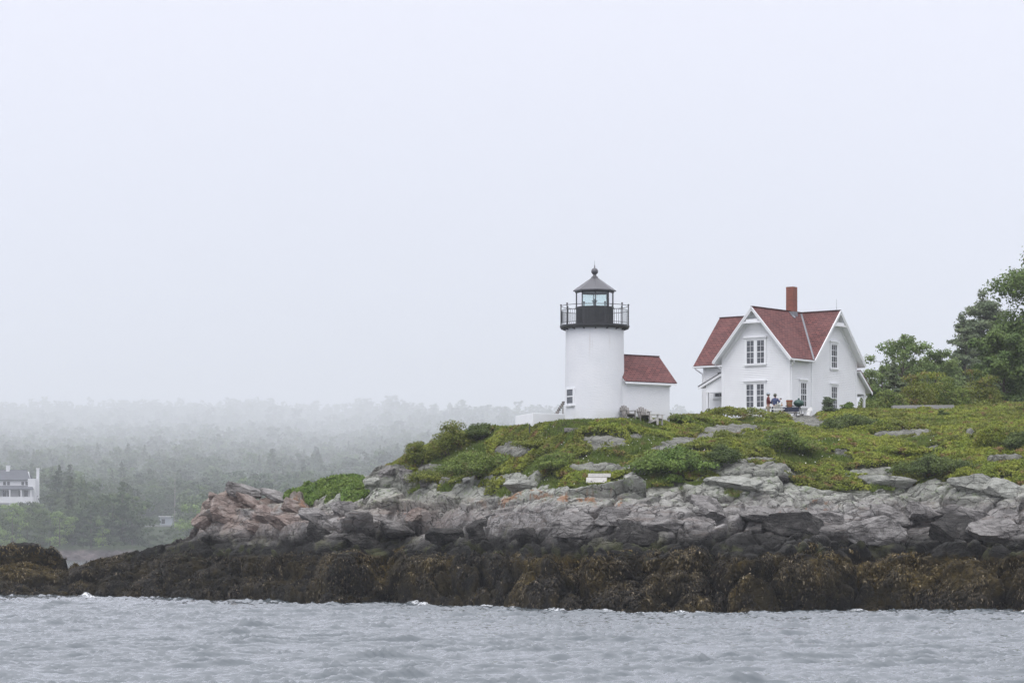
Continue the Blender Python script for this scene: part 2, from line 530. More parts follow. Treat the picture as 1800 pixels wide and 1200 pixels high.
    for (a, b, rx, ry, k) in ((915, 890, 80, 16, 0.05), (1010, 898, 80, 14, 0.12), (1075, 905, 40, 12, 0.18), (368, 878, 22, 16, -0.35), (520, 885, 24, 12, -0.02), (540, 896, 14, 6, -0.25), (1120, 873, 8, 6, 0.0), (1400, 905, 60, 12, 0.22), (395, 890, 20, 16, 0.1), (700, 905, 60, 10, 0.25)):
        m = np.exp(-(((px - a) / rx) ** 2 + ((pyb - b) / ry) ** 2) ** 2)
        lich = np.maximum(lich, m * sstep(k + 0.12, k + 0.26, ln))
    pink = np.maximum(crag * sstep(9, 12, s), 0.45 * np.exp(-((px - 720) / 120) ** 2) * np.exp(-((pyb - 905) / 22) ** 2))
    return z, veg, lich, pink, s, pyb

def ground(px, Y):
    r = land(np.array([px], float), np.array([Y], float))
    return float(r[0][0] + DISP[1][0])

def at(px, py, y0=None):
    """first point of the bare slope (front to back) seen at this ray height -> world x, y, z"""
    yw = float(yw_of(np.array([px]))[0])
    Yg = np.linspace(yw + 0.2 if y0 is None else y0, 250, 900)
    pp = np.full_like(Yg, float(px))
    z = land(pp, Yg)[0]
    z = z + np.clip(DISP[1], -0.3, 0.6)
    pyy = HY - (z - CZ) * F / Yg
    k = int(np.argmax(pyy <= py)) if (pyy <= py).any() else int(np.argmin(pyy[:500]))
    return Vector(((px - 900) / F * Yg[k], Yg[k], z[k]))

def on(px, Y):
    return Vector(((px - 900) / F * Y, Y, ground(px, Y)))

# rock and soil material of the island
def shore_material():
    m = NT("shore_rock")
    P = m.g.outputs["Position"]
    z = m.z()
    big = m.noise(0.35, 4, 0.6, P)
    mid = m.noise(1.3, 6, 0.65, P, 0.6)
    fine = m.noise(7.0, 6, 0.7, P)
    strat = m.noise(1.0, 5, 0.65, m.mapping((0.6, 0.9, 4.5), (0.25, 0.35, 0.3), P), 0.8)
    zz = m.math('ADD', z, m.math('MULTIPLY', m.math('SUBTRACT', big, 0.5), 2.2))
    zz = m.math('ADD', zz, m.math('MULTIPLY', m.math('SUBTRACT', mid, 0.5), 1.0))
    grey = m.ramp(mid, [(0.28, (0.17, 0.161, 0.153)), (0.5, (0.35, 0.333, 0.322)), (0.72, (0.50, 0.478, 0.46))])
    grey = m.mix(m.rng(strat, 0.48, 0.66), grey, (0.26, 0.225, 0.205))
    pale = m.ramp(mid, [(0.28, (0.25, 0.255, 0.225)), (0.5, (0.42, 0.425, 0.375)), (0.72, (0.54, 0.545, 0.50))])
    pale = m.mix(m.rng(m.noise(2.6, 4, 0.6, P), 0.52, 0.66), pale, (0.31, 0.36, 0.24))
    pale = m.mix(m.rng(z, 6.6, 8.2), pale, m.ramp(mid, [(0.3, (0.13, 0.13, 0.115)), (0.55, (0.25, 0.25, 0.22)), (0.75, (0.36, 0.36, 0.32))]))
    pk = m.ramp(strat, [(0.3, (0.13, 0.085, 0.07)), (0.47, (0.30, 0.225, 0.19)), (0.68, (0.44, 0.37, 0.325))])
    pk = m.mix(m.rng(mid, 0.55, 0.7), pk, (0.17, 0.155, 0.15))
    c = m.mix(m.rng(zz, 5.0, 6.4), grey, pale)
    c = m.mix(m.math('MULTIPLY', m.attr("pink"), m.rng(big, 0.35, 0.55)), c, pk)
    # joints stained dark, pale specks, dark pits
    wv = m.n("ShaderNodeVectorMath", operation='ADD')
    nv = m.n("ShaderNodeTexNoise"); nv.inputs["Scale"].default_value = 0.8; nv.inputs["Detail"].default_value = 4
    m.l(P, nv.inputs["Vector"])
    sc3 = m.n("ShaderNodeVectorMath", operation='SCALE'); sc3.inputs["Scale"].default_value = 2.2
    m.l(nv.outputs["Color"], sc3.inputs[0])
    m.l(m.mapping((0.55, 0.7, 1.7), (0.15, 0.45, 0.2), P), wv.inputs[0]); m.l(sc3.outputs[0], wv.inputs[1])
    jt = m.rng(m.voro(0.9, 'DISTANCE_TO_EDGE', wv.outputs[0]), 0.012, 0.05)
    c = m.mix(m.math('MULTIPLY', m.math('SUBTRACT', 1.0, jt), m.rng(mid, 0.35, 0.6, 0.1, 0.7)), c, (0.035, 0.033, 0.030))
    spk = m.noise(16.0, 4, 0.75, P)
    c = m.mix(m.rng(spk, 0.56, 0.72, 0, 0.55), c, (0.46, 0.45, 0.43))
    c = m.mix(m.rng(spk, 0.44, 0.30, 0, 0.65), c, (0.06, 0.055, 0.05))
    c = m.mix(m.rng(fine, 0.62, 0.74, 0, 0.6), c, (0.42, 0.41, 0.39))
    c = m.mix(m.rng(fine, 0.40, 0.30, 0, 0.6), c, (0.05, 0.045, 0.042))
    # black lichen belt and weed belt follow the tide
    blk = m.mix(m.rng(m.noise(0.7, 3, 0.5, P), 0.54, 0.66), (0.030, 0.029, 0.027), (0.070, 0.074, 0.036))
    blk = m.mix(m.rng(fine, 0.55, 0.75, 0, 0.5), blk, (0.10, 0.095, 0.09))
    c = m.mix(m.rng(zz, 4.9, 3.2), c, blk)
    weed = m.mix(m.rng(m.noise(0.9, 4, 0.65, P), 0.42, 0.62), (0.009, 0.008, 0.006), (0.036, 0.027, 0.010))
    weed = m.mix(m.attr("gold"), weed, m.mix(m.rng(m.noise(3.0, 5, 0.7, P), 0.38, 0.62), (0.036, 0.026, 0.008), (0.110, 0.078, 0.022)))
    weed = m.mix(m.rng(m.noise(9, 5, 0.7, P), 0.60, 0.72, 0, 0.7), weed, (0.20, 0.16, 0.11))
    c = m.mix(m.rng(m.math('ADD', z, m.math('MULTIPLY', m.math('SUBTRACT', mid, 0.5), 1.6)), 2.95, 2.45), c, weed)
    c = m.mix(m.math('MULTIPLY', m.attr("lichen"), 0.62), c, m.mix(m.rng(fine, 0.35, 0.65), (0.30, 0.10, 0.025), (0.46, 0.20, 0.06)))
    soil = m.mix(m.rng(mid, 0.35, 0.65), (0.035, 0.042, 0.018), (0.075, 0.080, 0.030))
    c = m.mix(m.attr("veg"), c, soil)
    h = m.math('ADD', m.math('MULTIPLY', m.noise(2.2, 8, 0.72, P), 1.0), m.math('MULTIPLY', strat, 0.8))
    h = m.math('ADD', h, m.math('MULTIPLY', jt, 0.25))
    b = m.bump(h, 0.30, 1.0)
    b = m.bump(fine, 0.05, 0.8, b)
    return m.done(c, 0.88, b, 0.2)
M_SHORE = shore_material()

def gold_mask(px, X, Y, z):
    """where the rockweed is golden: patches, and more of it high on the humps"""
    g = 0.9 * sstep(-0.05, 0.35, fbm(X / 2.6, Y / 2.2, 37, 3) + 0.22 * (z - 1.7)) * (1 - 0.6 * np.exp(-((px - 300) / 170) ** 2))
    for (a, rx, k) in ((50, 75, 0.7), (735, 60, 0.25), (1044, 30, 0.6), (1080, 34, 0.35), (1420, 90, 0.3), (1690, 130, 0.6)):
        g = g + k * np.exp(-((px - a) / rx) ** 4) * sstep(0.5, 1.6, z)
    g = g * (1 - 0.65 * np.exp(-((px - 390) / 210) ** 4)) * (1 - 0.45 * np.exp(-((px - 1160) / 110) ** 4))
    return np.clip(g, 0, 1)

def build_land():
    yw = None
    px = np.concatenate([np.arange(-420, -60, 14), np.arange(-60, 1860, 2.0), np.arange(1860, 2320, 14)])
    s = np.concatenate([np.arange(-6, -1, 0.35), np.arange(-1, 17, 0.068), np.arange(17, 30, 0.16), np.arange(30, 60, 0.9), np.geomspace(60, 330, 40)])
    PX, S = np.meshgrid(px, s)
    Y = S + yw_of(PX)
    z, veg, li, pk, _, _ = land(PX, Y)
    V = np.stack([(PX - 900) / F * Y, Y + DISP[0], z + DISP[1]], -1).reshape(-1, 3)
    o = np_mesh("island_ground", V, grid_faces(len(s), len(px)), M_SHORE, smooth=False, attrs={"veg": veg.ravel(), "lichen": li.ravel(), "pink": pk.ravel(), "gold": gold_mask(PX, V[:, 0].reshape(PX.shape), V[:, 1].reshape(PX.shape), V[:, 2].reshape(PX.shape)).ravel()})
    return tag(o, "broken grey and pinkish rock ledges rising from dark weed to the grassy island top", kind="structure")
build_land()

# ------------------------------------------------------------------ water
def water_material():
    m = NT("sea_water")
    P = m.g.outputs["Position"]
    n1 = m.noise(2.6, 3, 0.6, m.mapping((0.7, 1.0, 1), (0, 0, 0.5), P), 0.4)
    n2 = m.noise(8.0, 3, 0.6, m.mapping((0.8, 1.0, 1), (0, 0, -0.3), P), 0.3)
    b = m.bump(n1, 0.030, 0.7)
    b = m.bump(n2, 0.012, 0.7, b)
    foam = m.math('MULTIPLY', m.attr("foam"), m.rng(m.noise(5.0, 5, 0.7, P), 0.42, 0.60))
    c = m.mix(foam, (0.105, 0.122, 0.134), (0.80, 0.82, 0.84))
    m.b.inputs["IOR"].default_value = 1.33
    return m.done(c, m.math('ADD', 0.045, m.math('MULTIPLY', foam, 0.5)), b, 0.8)
M_WATER = water_material()

def waves(X, Y):
    rg = rs(5)
    z = np.zeros_like(X)
    A0 = R(-66)
    U, W_ = X * math.cos(A0) + Y * math.sin(A0), -X * math.sin(A0) + Y * math.cos(A0)
    def train(L, a, warp=1.0):
        k = 2 * math.pi / L
        return k * (X * math.cos(a) + Y * math.sin(a)) + rg.uniform(0, 6.28) + warp * vn(U / (L * 3.0), W_ / (L * 6.0), int(rg.randint(9999)))
    # low ripples everywhere
    for lam, amp, n in ((13.0, 0.040, 3), (7.0, 0.016, 3), (2.6, 0.008, 6), (1.2, 0.0070, 9), (0.6, 0.0046, 14)):
        for i in range(n):
            z = z + amp * np.sin(train(lam * rg.uniform(0.75, 1.35), A0 + rg.normal(0, 0.5)))
    # scattered short sharp crests, longer along the crest than across
    for lam, amp, n in ((3.2, 0.075, 4), (2.1, 0.080, 7), (1.3, 0.072, 12), (0.8, 0.055, 16)):
        for i in range(n):
            L = lam * rg.uniform(0.8, 1.25)
            sn = np.sin(train(L, A0 + rg.normal(0, 0.16), 1.8))
            grp = sstep(0.32, 0.52, fbm(U / (L * 1.1) + 7.3 * i, W_ / (L * 2.6) - 3.1 * i, int(rg.randint(9999)), 2) + 0.12 * fbm(X / 14, Y / 11, 78, 2))
            z = z + amp * np.exp(8.0 * (sn - 1)) * grp
    return z

def build_water():
    px = np.concatenate([np.arange(-900, -60, 20), np.arange(-60, 1860, 3.6), np.arange(1860, 2700, 20)])
    Y = np.concatenate([np.arange(20, 40, 0.5), np.arange(40, 100, 0.115), np.arange(100, 150, 0.15), np.arange(150, 190, 0.35), np.geomspace(190, 1300, 120)])
    PX, YY = np.meshgrid(px, Y)
    X = (PX - 900) / F * YY
    z = waves(X, YY) * (1 - 0.85 * sstep(150, 220, YY))
    yw = yw_of(PX)
    lz, _, _, _, s, _ = land(PX[(Y > 120) & (Y < 195)], YY[(Y > 120) & (Y < 195)])
    foam = np.zeros_like(z)
    sel = (Y > 120) & (Y < 195)
    near = np.exp(-((s + 0.6) / 0.9) ** 2) * sstep(0.05, 0.45, fbm(X[sel] / 2.2, YY[sel] / 2.2, 31, 3)) * sstep(-1.2, -0.1, lz)
    for (a, b) in ((152, 0.8), (735, 1.0), (855, 0.9), (1062, 1.0), (1195, 0.7), (1510, 0.6)):
        near = near + b * np.exp(-((PX[sel] - a) / 16) ** 2) * np.exp(-((s + 0.6) / 0.9) ** 2)
        z[sel] += 0.16 * b * np.exp(-((PX[sel] - a) / 18) ** 2) * np.exp(-((s + 0.5) / 0.9) ** 2)
    foam[sel] = np.clip(near * 1.3, 0, 1)
    V = np.stack([X, YY, z], -1).reshape(-1, 3)
    o = np_mesh("sea_water", V, grid_faces(len(Y), len(px)), M_WATER, smooth=True, attrs={"foam": foam.ravel()})
    tag(o, "choppy grey sea in front of the rocks", kind="structure")
    b = MB()
    for (x0, x1, y0, y1) in ((-4000, 4000, -60, 1400),):
        b.add([(x0, y0, -0.55), (x1, y0, -0.55), (x1, y1, -0.55), (x0, y1, -0.55)], [(0, 1, 2, 3)])
    tag(b.build("deep_water", M_WATER), "open grey sea around the island", kind="structure")
build_water()

# ------------------------------------------------------------------ far shore
H_Y = np.array([925, 945, 958, 964, 985, 1010, 1120, 1370, 1840, 2850, 4360, 5900, 8200, 9900, 11400, 12200], float)
H_P = np.array([1010, 990, 978, 966, 964, 960, 946, 922, 880, 828, 801, 781, 757, 736, 718, 728], float)
def hill_z(px, Y):
    off = T(px, [(-400, 0), (0, 0), (200, 2), (330, -2), (480, -1), (560, 7), (690, 0), (760, 10), (880, 11), (1000, 14), (1200, 16), (1300, 30), (1500, 50), (1900, 70)])
    py = np.interp(Y * (1 + 0.5 * sstep(550, 900, px) * sstep(1300, 3000, Y)), H_Y, H_P) + off * sstep(1000, 7000, Y)
    py = py - (1 - sstep(95, 190, px)) * np.interp(Y, [1010, 1120, 1180, 1270, 1420, 1800], [0, 22, 52, 48, 14, 0])
    z = CZ + (HY - py) * Y / F
    X = (px - 900) / F * Y
    z = z + 0.02 * (Y - 940) * np.clip(sstep(960, 1200, Y), 0, 1) * 0.15 * fbm(X / 160, Y / 160, 55, 3)
    rk = sstep(930, 950, Y) * (1 - sstep(964, 975, Y))
    b, _ = blocks(X, Y, 7.0, 201, 0.4, 1.6, 0.9, (0, 0.3), 0.08, 0.3)
    return z + rk * (2.2 * b + 1.2 * fbm(X / 3, Y / 3, 56, 3))

def hill_material():
    m = NT("far_hillside")
    P = m.g.outputs["Position"]
    z = m.z()
    rock = m.ramp(m.noise(0.25, 5, 0.7, P), [(0.3, (0.02, 0.018, 0.018)), (0.5, (0.07, 0.060, 0.060)), (0.7, (0.16, 0.135, 0.13))])
    g = m.ramp(m.noise(0.05, 4, 0.6, P), [(0.3, (0.02, 0.03, 0.014)), (0.7, (0.045, 0.065, 0.025))])
    return m.done(m.mix(m.rng(z, 2.6, 4.2), rock, g), 0.95, m.bump(m.noise(0.8, 5, 0.7, P), 0.6), 0.1)

def build_hill():
    px = np.concatenate([np.arange(-700, -40, 12), np.arange(-40, 420, 2.0), np.arange(420, 2300, 10)])
    Y = np.concatenate([np.arange(925, 975, 0.8), np.geomspace(976, 12200, 116)])
    PX, YY = np.meshgrid(px, Y)
    V = np.stack([(PX - 900) / F * YY, YY, hill_z(PX, YY)], -1).reshape(-1, 3)
    o = np_mesh("far_hill", V, grid_faces(len(Y), len(px)), hill_material(), smooth=False)
    tag(o, "far wooded hillside rising into the fog beyond the water", kind="structure")
build_hill()

# ------------------------------------------------------------------ building materials
M_WHITE = plain("white_paint", (0.83, 0.84, 0.855), 0.55, 0.03, 1.2)
M_TRIM = plain("white_trim", (0.84, 0.85, 0.865), 0.45, 0.02, 2.0)
M_DARKMETAL = plain("black_iron", (0.035, 0.037, 0.040), 0.45, 0.2, 3.0, spec=0.5)
M_ROOFMETAL = plain("grey_lantern_roof", (0.085, 0.085, 0.095), 0.4, 0.15, 2.0, spec=0.6)
M_LEAD = plain("lead_flashing", (0.20, 0.21, 0.23), 0.5, 0.2, 6.0)
M_OLDWOOD = plain("weathered_grey_wood", (0.24, 0.225, 0.21), 0.85, 0.3, 6.0, 0.01)
M_PALEWOOD = plain("pale_wood", (0.48, 0.465, 0.44), 0.8, 0.15, 6.0, 0.01)
M_WHITEWOOD = plain("white_chair_paint", (0.74, 0.74, 0.72), 0.6, 0.06, 6.0)
M_DARKWOOD = plain("dark_wood", (0.07, 0.075, 0.07), 0.8, 0.3, 5.0)

def brick_white():
    m = NT("whitewashed_brick")
    o = m.c.outputs["Object"]
    br = m.noise(1.0, 3, 0.6, m.mapping((6, 6, 28), (0, 0, 0), o))
    big = m.noise(0.7, 5, 0.65, o)
    c = m.ramp(big, [(0.3, (0.74, 0.755, 0.78)), (0.6, (0.78, 0.79, 0.81)), (0.8, (0.80, 0.81, 0.825))])
    st = m.noise(1.2, 4, 0.7, m.mapping((3, 3, 0.5), (0, 0, 0), o))
    c = m.mix(m.rng(st, 0.60, 0.80, 0, 0.12), c, (0.60, 0.60, 0.57))
    sp = m.n("ShaderNodeSeparateXYZ"); m.l(o, sp.inputs[0])
    rs_ = m.noise(1.0, 4, 0.65, m.mapping((5, 5, 0.35), (0, 0, 0), o))
    rust = m.math('MULTIPLY', m.rng(rs_, 0.58, 0.74), m.rng(sp.outputs[2], 3.2, 5.3, 0, 0.28))
    c = m.mix(rust, c, (0.42, 0.33, 0.26))
    damp = m.math('MULTIPLY', m.rng(big, 0.40, 0.60), m.rng(sp.outputs[2], 0.9, 0.1, 0, 0.35))
    c = m.mix(damp, c, (0.42, 0.43, 0.36))
    return m.done(c, 0.8, m.bump(br, 0.028, 0.9), 0.3)
M_BRICKWHITE = brick_white()

def shingle(rot_axis='x'):
    m = NT("red_shingles")
    o = m.c.outputs["UV"]
    b = m.n("ShaderNodeTexBrick")
    m.l(o, b.inputs["Vector"])
    b.inputs["Scale"].default_value = 1.0
    b.inputs["Color1"].default_value = (0.24, 0.100, 0.092, 1)
    b.inputs["Color2"].default_value = (0.115, 0.060, 0.058, 1)
    b.inputs["Mortar"].default_value = (0.060, 0.026, 0.028, 1)
    b.inputs["Mortar Size"].default_value = 0.022
    b.inputs["Brick Width"].default_value = 0.34
    b.inputs["Row Height"].default_value = 0.17
    n = m.noise(0.8, 4, 0.6)
    c = m.mix(m.rng(n, 0.3, 0.7, 0, 0.45), b.outputs["Color"], (0.20, 0.105, 0.10))
    c = m.mix(m.rng(m.noise(14, 3, 0.6), 0.4, 0.75, 0, 0.35), c, (0.12, 0.045, 0.045))
    return m.done(c, 0.9, m.bump(b.outputs["Fac"], -0.02, 0.6), 0.15)
M_SHINGLE = shingle()

def red_brick():
    m = NT("red_brick")
    b = m.n("ShaderNodeTexBrick")
    m.l(m.c.outputs["UV"], b.inputs["Vector"])
    b.inputs["Scale"].default_value = 1.0
    b.inputs["Color1"].default_value = (0.30, 0.105, 0.075, 1)
    b.inputs["Color2"].default_value = (0.21, 0.075, 0.055, 1)
    b.inputs["Mortar"].default_value = (0.28, 0.17, 0.14, 1)
    b.inputs["Mortar Size"].default_value = 0.008
    b.inputs["Brick Width"].default_value = 0.22
    b.inputs["Row Height"].default_value = 0.075
    return m.done(b.outputs["Color"], 0.9, m.bump(b.outputs["Fac"], -0.01), 0.2)
M_BRICK = red_brick()

def glass_dark(name, c):
    m = NT(name)
    n = m.noise(1.3, 2, 0.5)
    return m.done(m.ramp(n, [(0.4, c), (0.6, tuple(x * 1.6 for x in c))]), 0.06, None, 0.5)
M_PANE = glass_dark("window_glass", (0.075, 0.08, 0.09))
M_PANE2 = glass_dark("window_glass_dark", (0.022, 0.024, 0.026))

def lantern_glass():
    m = NT("lantern_glass")
    t = m.n("ShaderNodeBsdfTransparent"); t.inputs[0].default_value = (0.93, 0.975, 0.975, 1)
    g = m.n("ShaderNodeBsdfGlossy"); g.inputs["Roughness"].default_value = 0.03
    fr = m.n("ShaderNodeFresnel"); fr.inputs[0].default_value = 1.45
    mx = m.n("ShaderNodeMixShader")
    m.l(m.math('MULTIPLY', fr.outputs[0], 1.6, clamp=True), mx.inputs[0]); m.l(t.outputs[0], mx.inputs[1]); m.l(g.outputs[0], mx.inputs[2])
    m.l(mx.outputs[0], m.out.inputs["Surface"])
    return m.m
M_GLASS = lantern_glass()

def quad_uv(name, quads, mat, parent, thick=0.0):
    """flat panels given by 4 corners (bottom left, bottom right, top right, top left), uv in metres, given a thickness"""
    me = bpy.data.meshes.new(name)
    vs, fs, uv = [], [], []
    for q in quads:
        q = [Vector(p) for p in q]
        ux = (q[1] - q[0]).normalized()
        n = ux.cross(q[3] - q[0]).normalized()
        uy = n.cross(ux)
        b = len(vs)
        vs += q + [p - n * thick for p in q]
        L = [(b, b + 1, b + 2, b + 3)]
        if thick:
            L += [(b + 7, b + 6, b + 5, b + 4)] + [(b + i, b + 4 + i, b + 4 + (i + 1) % 4, b + (i + 1) % 4) for i in range(4)]
        fs += L
        for f in L:
            for i in f:
                d = q[(i - b) % 4] - q[0]
                uv.append((d.dot(ux) + 3.1, d.dot(uy) + 1.7))
    me.from_pydata([tuple(v) for v in vs], [], fs)
    l = me.uv_layers.new(name="UVMap")
    l.data.foreach_set("uv", np.array(uv, np.float32).ravel())
    me.update()
    return link_mesh(name, me, mat, parent)

def clapboard(mb, poly, o, xd, nd, z0, z1, pitch=0.112, proud=0.034):
    """lapped boards over a convex wall outline poly [(a, z)...] in the plane o + a*xd, boards proud along nd"""
    o, xd, nd = Vector(o), Vector(xd), Vector(nd)
    def span(z):
        xs = []
        n = len(poly)
        for i in range(n):
            (a0, b0), (a1, b1) = poly[i], poly[(i + 1) % n]
            if (b0 - z) * (b1 - z) <= 0 and abs(b1 - b0) > 1e-9:
                xs.append(a0 + (a1 - a0) * (z - b0) / (b1 - b0))
        return (min(xs), max(xs)) if len(xs) > 1 else None
    z = z0
    while z < z1 - 0.01:
        zt = min(z + pitch, z1 - 0.002)
        s0, s1 = span(z + 0.0005), span(zt)
        if s0 and s1:
            P = lambda a, q, k: o + xd * a + nd * k + Vector((0, 0, q))
            mb.add([P(s0[0], z, 0), P(s0[1], z, 0), P(s0[1], z, proud), P(s0[0], z, proud), P(s1[1], zt, 0.002), P(s1[0], zt, 0.002)],
                   [(0, 1, 2, 3), (3, 2, 4, 5)])
        z += pitch

# ------------------------------------------------------------------ lighthouse
TX, TY = (1045.3 - 900) / F * 160.0, 160.0
zpx = lambda py, Y: CZ + (HY - py) * Y / F
def build_lighthouse():
    zb = zpx(741, 158.2)
    t = empty("lighthouse", (TX, TY, zb), 0, "round white lighthouse with a black railed gallery and glazed lantern on the grassy crest", "lighthouse")
    zg = zpx(573, 159) - zb
    rb, rt = 1.765, 1.695
    prof = [(rb + 0.02, -1.6), (rb, 0)] + [(rb + (rt - rb) * i / 24, zg * i / 24) for i in range(1, 25)]
    m = MB(); m.lathe(prof, 72)
    m.build("tower_wall", M_BRICKWHITE, t, smooth=True)
    m = MB(); m.lathe([(rt + 0.02, zg - 0.10), (1.93, zg - 0.10), (2.04, zg), (2.04, zg + 0.10), (1.0, zg + 0.13)], 64)
    m.build("gallery_deck", M_DARKMETAL, t)
    zd = zg + 0.13
    # octagonal parapet, a corner towards the camera
    ph = R(-90) + 0.02
    zp = zpx(537, 159) - zb
    R8 = 1.10
    m = MB(); m.lathe([(R8, zd - 0.02), (R8, zp - 0.05), (R8 + 0.03, zp - 0.05), (R8 + 0.03, zp)], 8, ph=ph)
    par = m.build("lantern_parapet", M_DARKMETAL, t)
    m = MB()
    for k in range(8):
        a0, a1 = ph + k * math.pi / 4, ph + (k + 1) * math.pi / 4
        for f in np.linspace(0.06, 0.94, 9):
            p = Vector((math.cos(a0), math.sin(a0), 0)) * (1 - f) + Vector((math.cos(a1), math.sin(a1), 0)) * f
            p *= (R8 + 0.006)
            m.bar((p.x, p.y, zd), (p.x, p.y, zp - 0.05), 0.02, 0.02, up=(p.x, p.y, 0))
    m.build("plank_joint", M_DARKMETAL, par)
    zc = zpx(511, 159) - zb
    m = MB()
    for k in range(8):
        a = ph + k * math.pi / 4
        x, y = (R8 - 0.02) * math.cos(a), (R8 - 0.02) * math.sin(a)
        m.bar((x, y, zp), (x, y, zc), 0.05, 0.05, up=(x, y, 0))
    m.lathe([(R8 + 0.0, zc - 0.05), (R8 + 0.05, zc - 0.02), (R8 + 0.05, zc + 0.06), (R8 - 0.06, zc + 0.06), (R8 - 0.06, zc - 0.05)], 8, ph=ph, cap=False)
    m.build("lantern_frame", M_DARKMETAL, t)
    for k in range(8):
        a0, a1 = ph + k * math.pi / 4, ph + (k + 1) * math.pi / 4
        rr = R8 - 0.03
        g = MB()
        p0, p1 = Vector((rr * math.cos(a0), rr * math.sin(a0), zp)), Vector((rr * math.cos(a1), rr * math.sin(a1), zp))
        n = Vector((math.cos((a0 + a1) / 2), math.sin((a0 + a1) / 2), 0)) * 0.008
        g.prism([p0, p1, p1 + Vector((0, 0, zc - zp - 0.05)), p0 + Vector((0, 0, zc - zp - 0.05))], -n)
        g.build("lantern_pane", M_GLASS, t)
    za = zpx(488, 160) - zb
    m = MB(); m.lathe([(R8 + 0.03, zc + 0.05), (R8 + 0.16, zc + 0.05), (R8 + 0.16, zc + 0.11), (0.19, za), (0.16, za + 0.02)], 8, ph=ph)
    m.build("lantern_roof", M_ROOFMETAL, t)
    zn = zpx(477, 160) - zb
    m = MB(); m.lathe([(0.20, za - 0.02), (0.20, za + 0.04), (0.12, za + 0.07), (0.13, za + 0.10), (0.10, za + 0.12), (0.12, za + 0.15), (0.06, za + 0.17)] +
            [(0.205 * math.sin(R(q)), zn - 0.205 * math.cos(R(q))) for q in range(25, 175, 12)] + [(0.035, zn + 0.21), (0.03, zn + 0.34), (0.012, zn + 0.36), (0.006, zn + 0.66)], 20)
    m.build("ball_finial", M_ROOFMETAL, t, smooth=True)
    # beacon
    m = MB(); m.lathe([(0.03, zd), (0.03, zp + 0.22), (0.06, zp + 0.24), (0.16, zp + 0.34), (0.16, zp + 0.38), (0.06, zp + 0.39), (0.05, zp + 0.46), (0.02, zp + 0.48)], 14)
    m.build("beacon_lamp", plain("beacon", (0.22, 0.28, 0.28), 0.25, 0.1), t, smooth=False)
    # railing
    zr, zm, zl = zpx(533, 158) - zb, zpx(541, 158) - zb, zpx(563.5, 158) - zb
    rr = 1.975
    for k in range(10):
        m = MB()
        a = R(-90) + R(16 + 36 * k)
        x, y = rr * math.cos(a), rr * math.sin(a)
        m.tube((x, y, zd - 0.05), (x, y, zr + 0.06), 0.032, n=8)
        m.lathe([(0.055, zr + 0.05), (0.055, zr + 0.10), (0.02, zr + 0.13)], 8, x, y)
        m.build("railing_post", M_DARKMETAL, t)
    for zz, r_ in ((zr, 0.017), (zm, 0.016), (zl, 0.014)):
        m = MB()
        pts = [(rr * math.cos(2 * math.pi * i / 80), rr * math.sin(2 * math.pi * i / 80), zz) for i in range(81)]
        m.path(pts, r_, 6)
        m.build("handrail", M_DARKMETAL, t)
    for i in range(80):
        a = 2 * math.pi * (i + 0.5) / 80
        m = MB()
        m.tube((rr * math.cos(a), rr * math.sin(a), zl), (rr * math.cos(a), rr * math.sin(a), zm), 0.010, n=5)
        m.build("baluster", M_DARKMETAL, t)
    # brackets under the gallery
    for k in range(16):
        m = MB()
        a = 2 * math.pi * k / 16
        c, s = math.cos(a), math.sin(a)
        m.bar((1.69 * c, 1.69 * s, zg - 0.16), (1.98 * c, 1.98 * s, zg - 0.07), 0.06, 0.07)
        m.build("bracket", M_DARKMETAL, t)
    # window low on the left
    ang = math.asin((1001.5 - 1045.3) / 52.6)
    n = Vector((math.sin(ang), -math.cos(ang), 0)); xd = Vector((math.cos(ang), math.sin(ang), 0))
    z0, z1 = zpx(708, 158.8) - zb, zpx(684, 158.8) - zb
    rw = rb - (rb - rt) * 0.15
    o = n * (rw - 0.03)
    m = MB()
    wd = 0.31
    zm_ = (z0 + z1) / 2; hh = (z1 - z0) / 2
    for sx in (-1, 1):
        m.obox(o + xd * sx * (wd + 0.05) + n * 0.02 + Vector((0, 0, zm_)), xd * 0.05, n * 0.05, (0, 0, hh + 0.09))
    m.obox(o + n * 0.02 + Vector((0, 0, z1 + 0.05)), xd * (wd + 0.0), n * 0.048, (0, 0, 0.045))
    m.obox(o + n * 0.03 + Vector((0, 0, z0 - 0.13)), xd * (wd + 0.12), n * 0.10, (0, 0, 0.045))
    m.obox(o + n * 0.02 + Vector((0, 0, zm_)), xd * (wd - 0.001), n * 0.035, (0, 0, 0.03))
    w_ = m.build("window", M_TRIM, t)
    m = MB(); m.obox(o + n * 0.03 + Vector((0, 0, zm_)), xd * wd, n * 0.01, (0, 0, hh))
    m.build("pane", M_PANE, w_)
build_lighthouse()

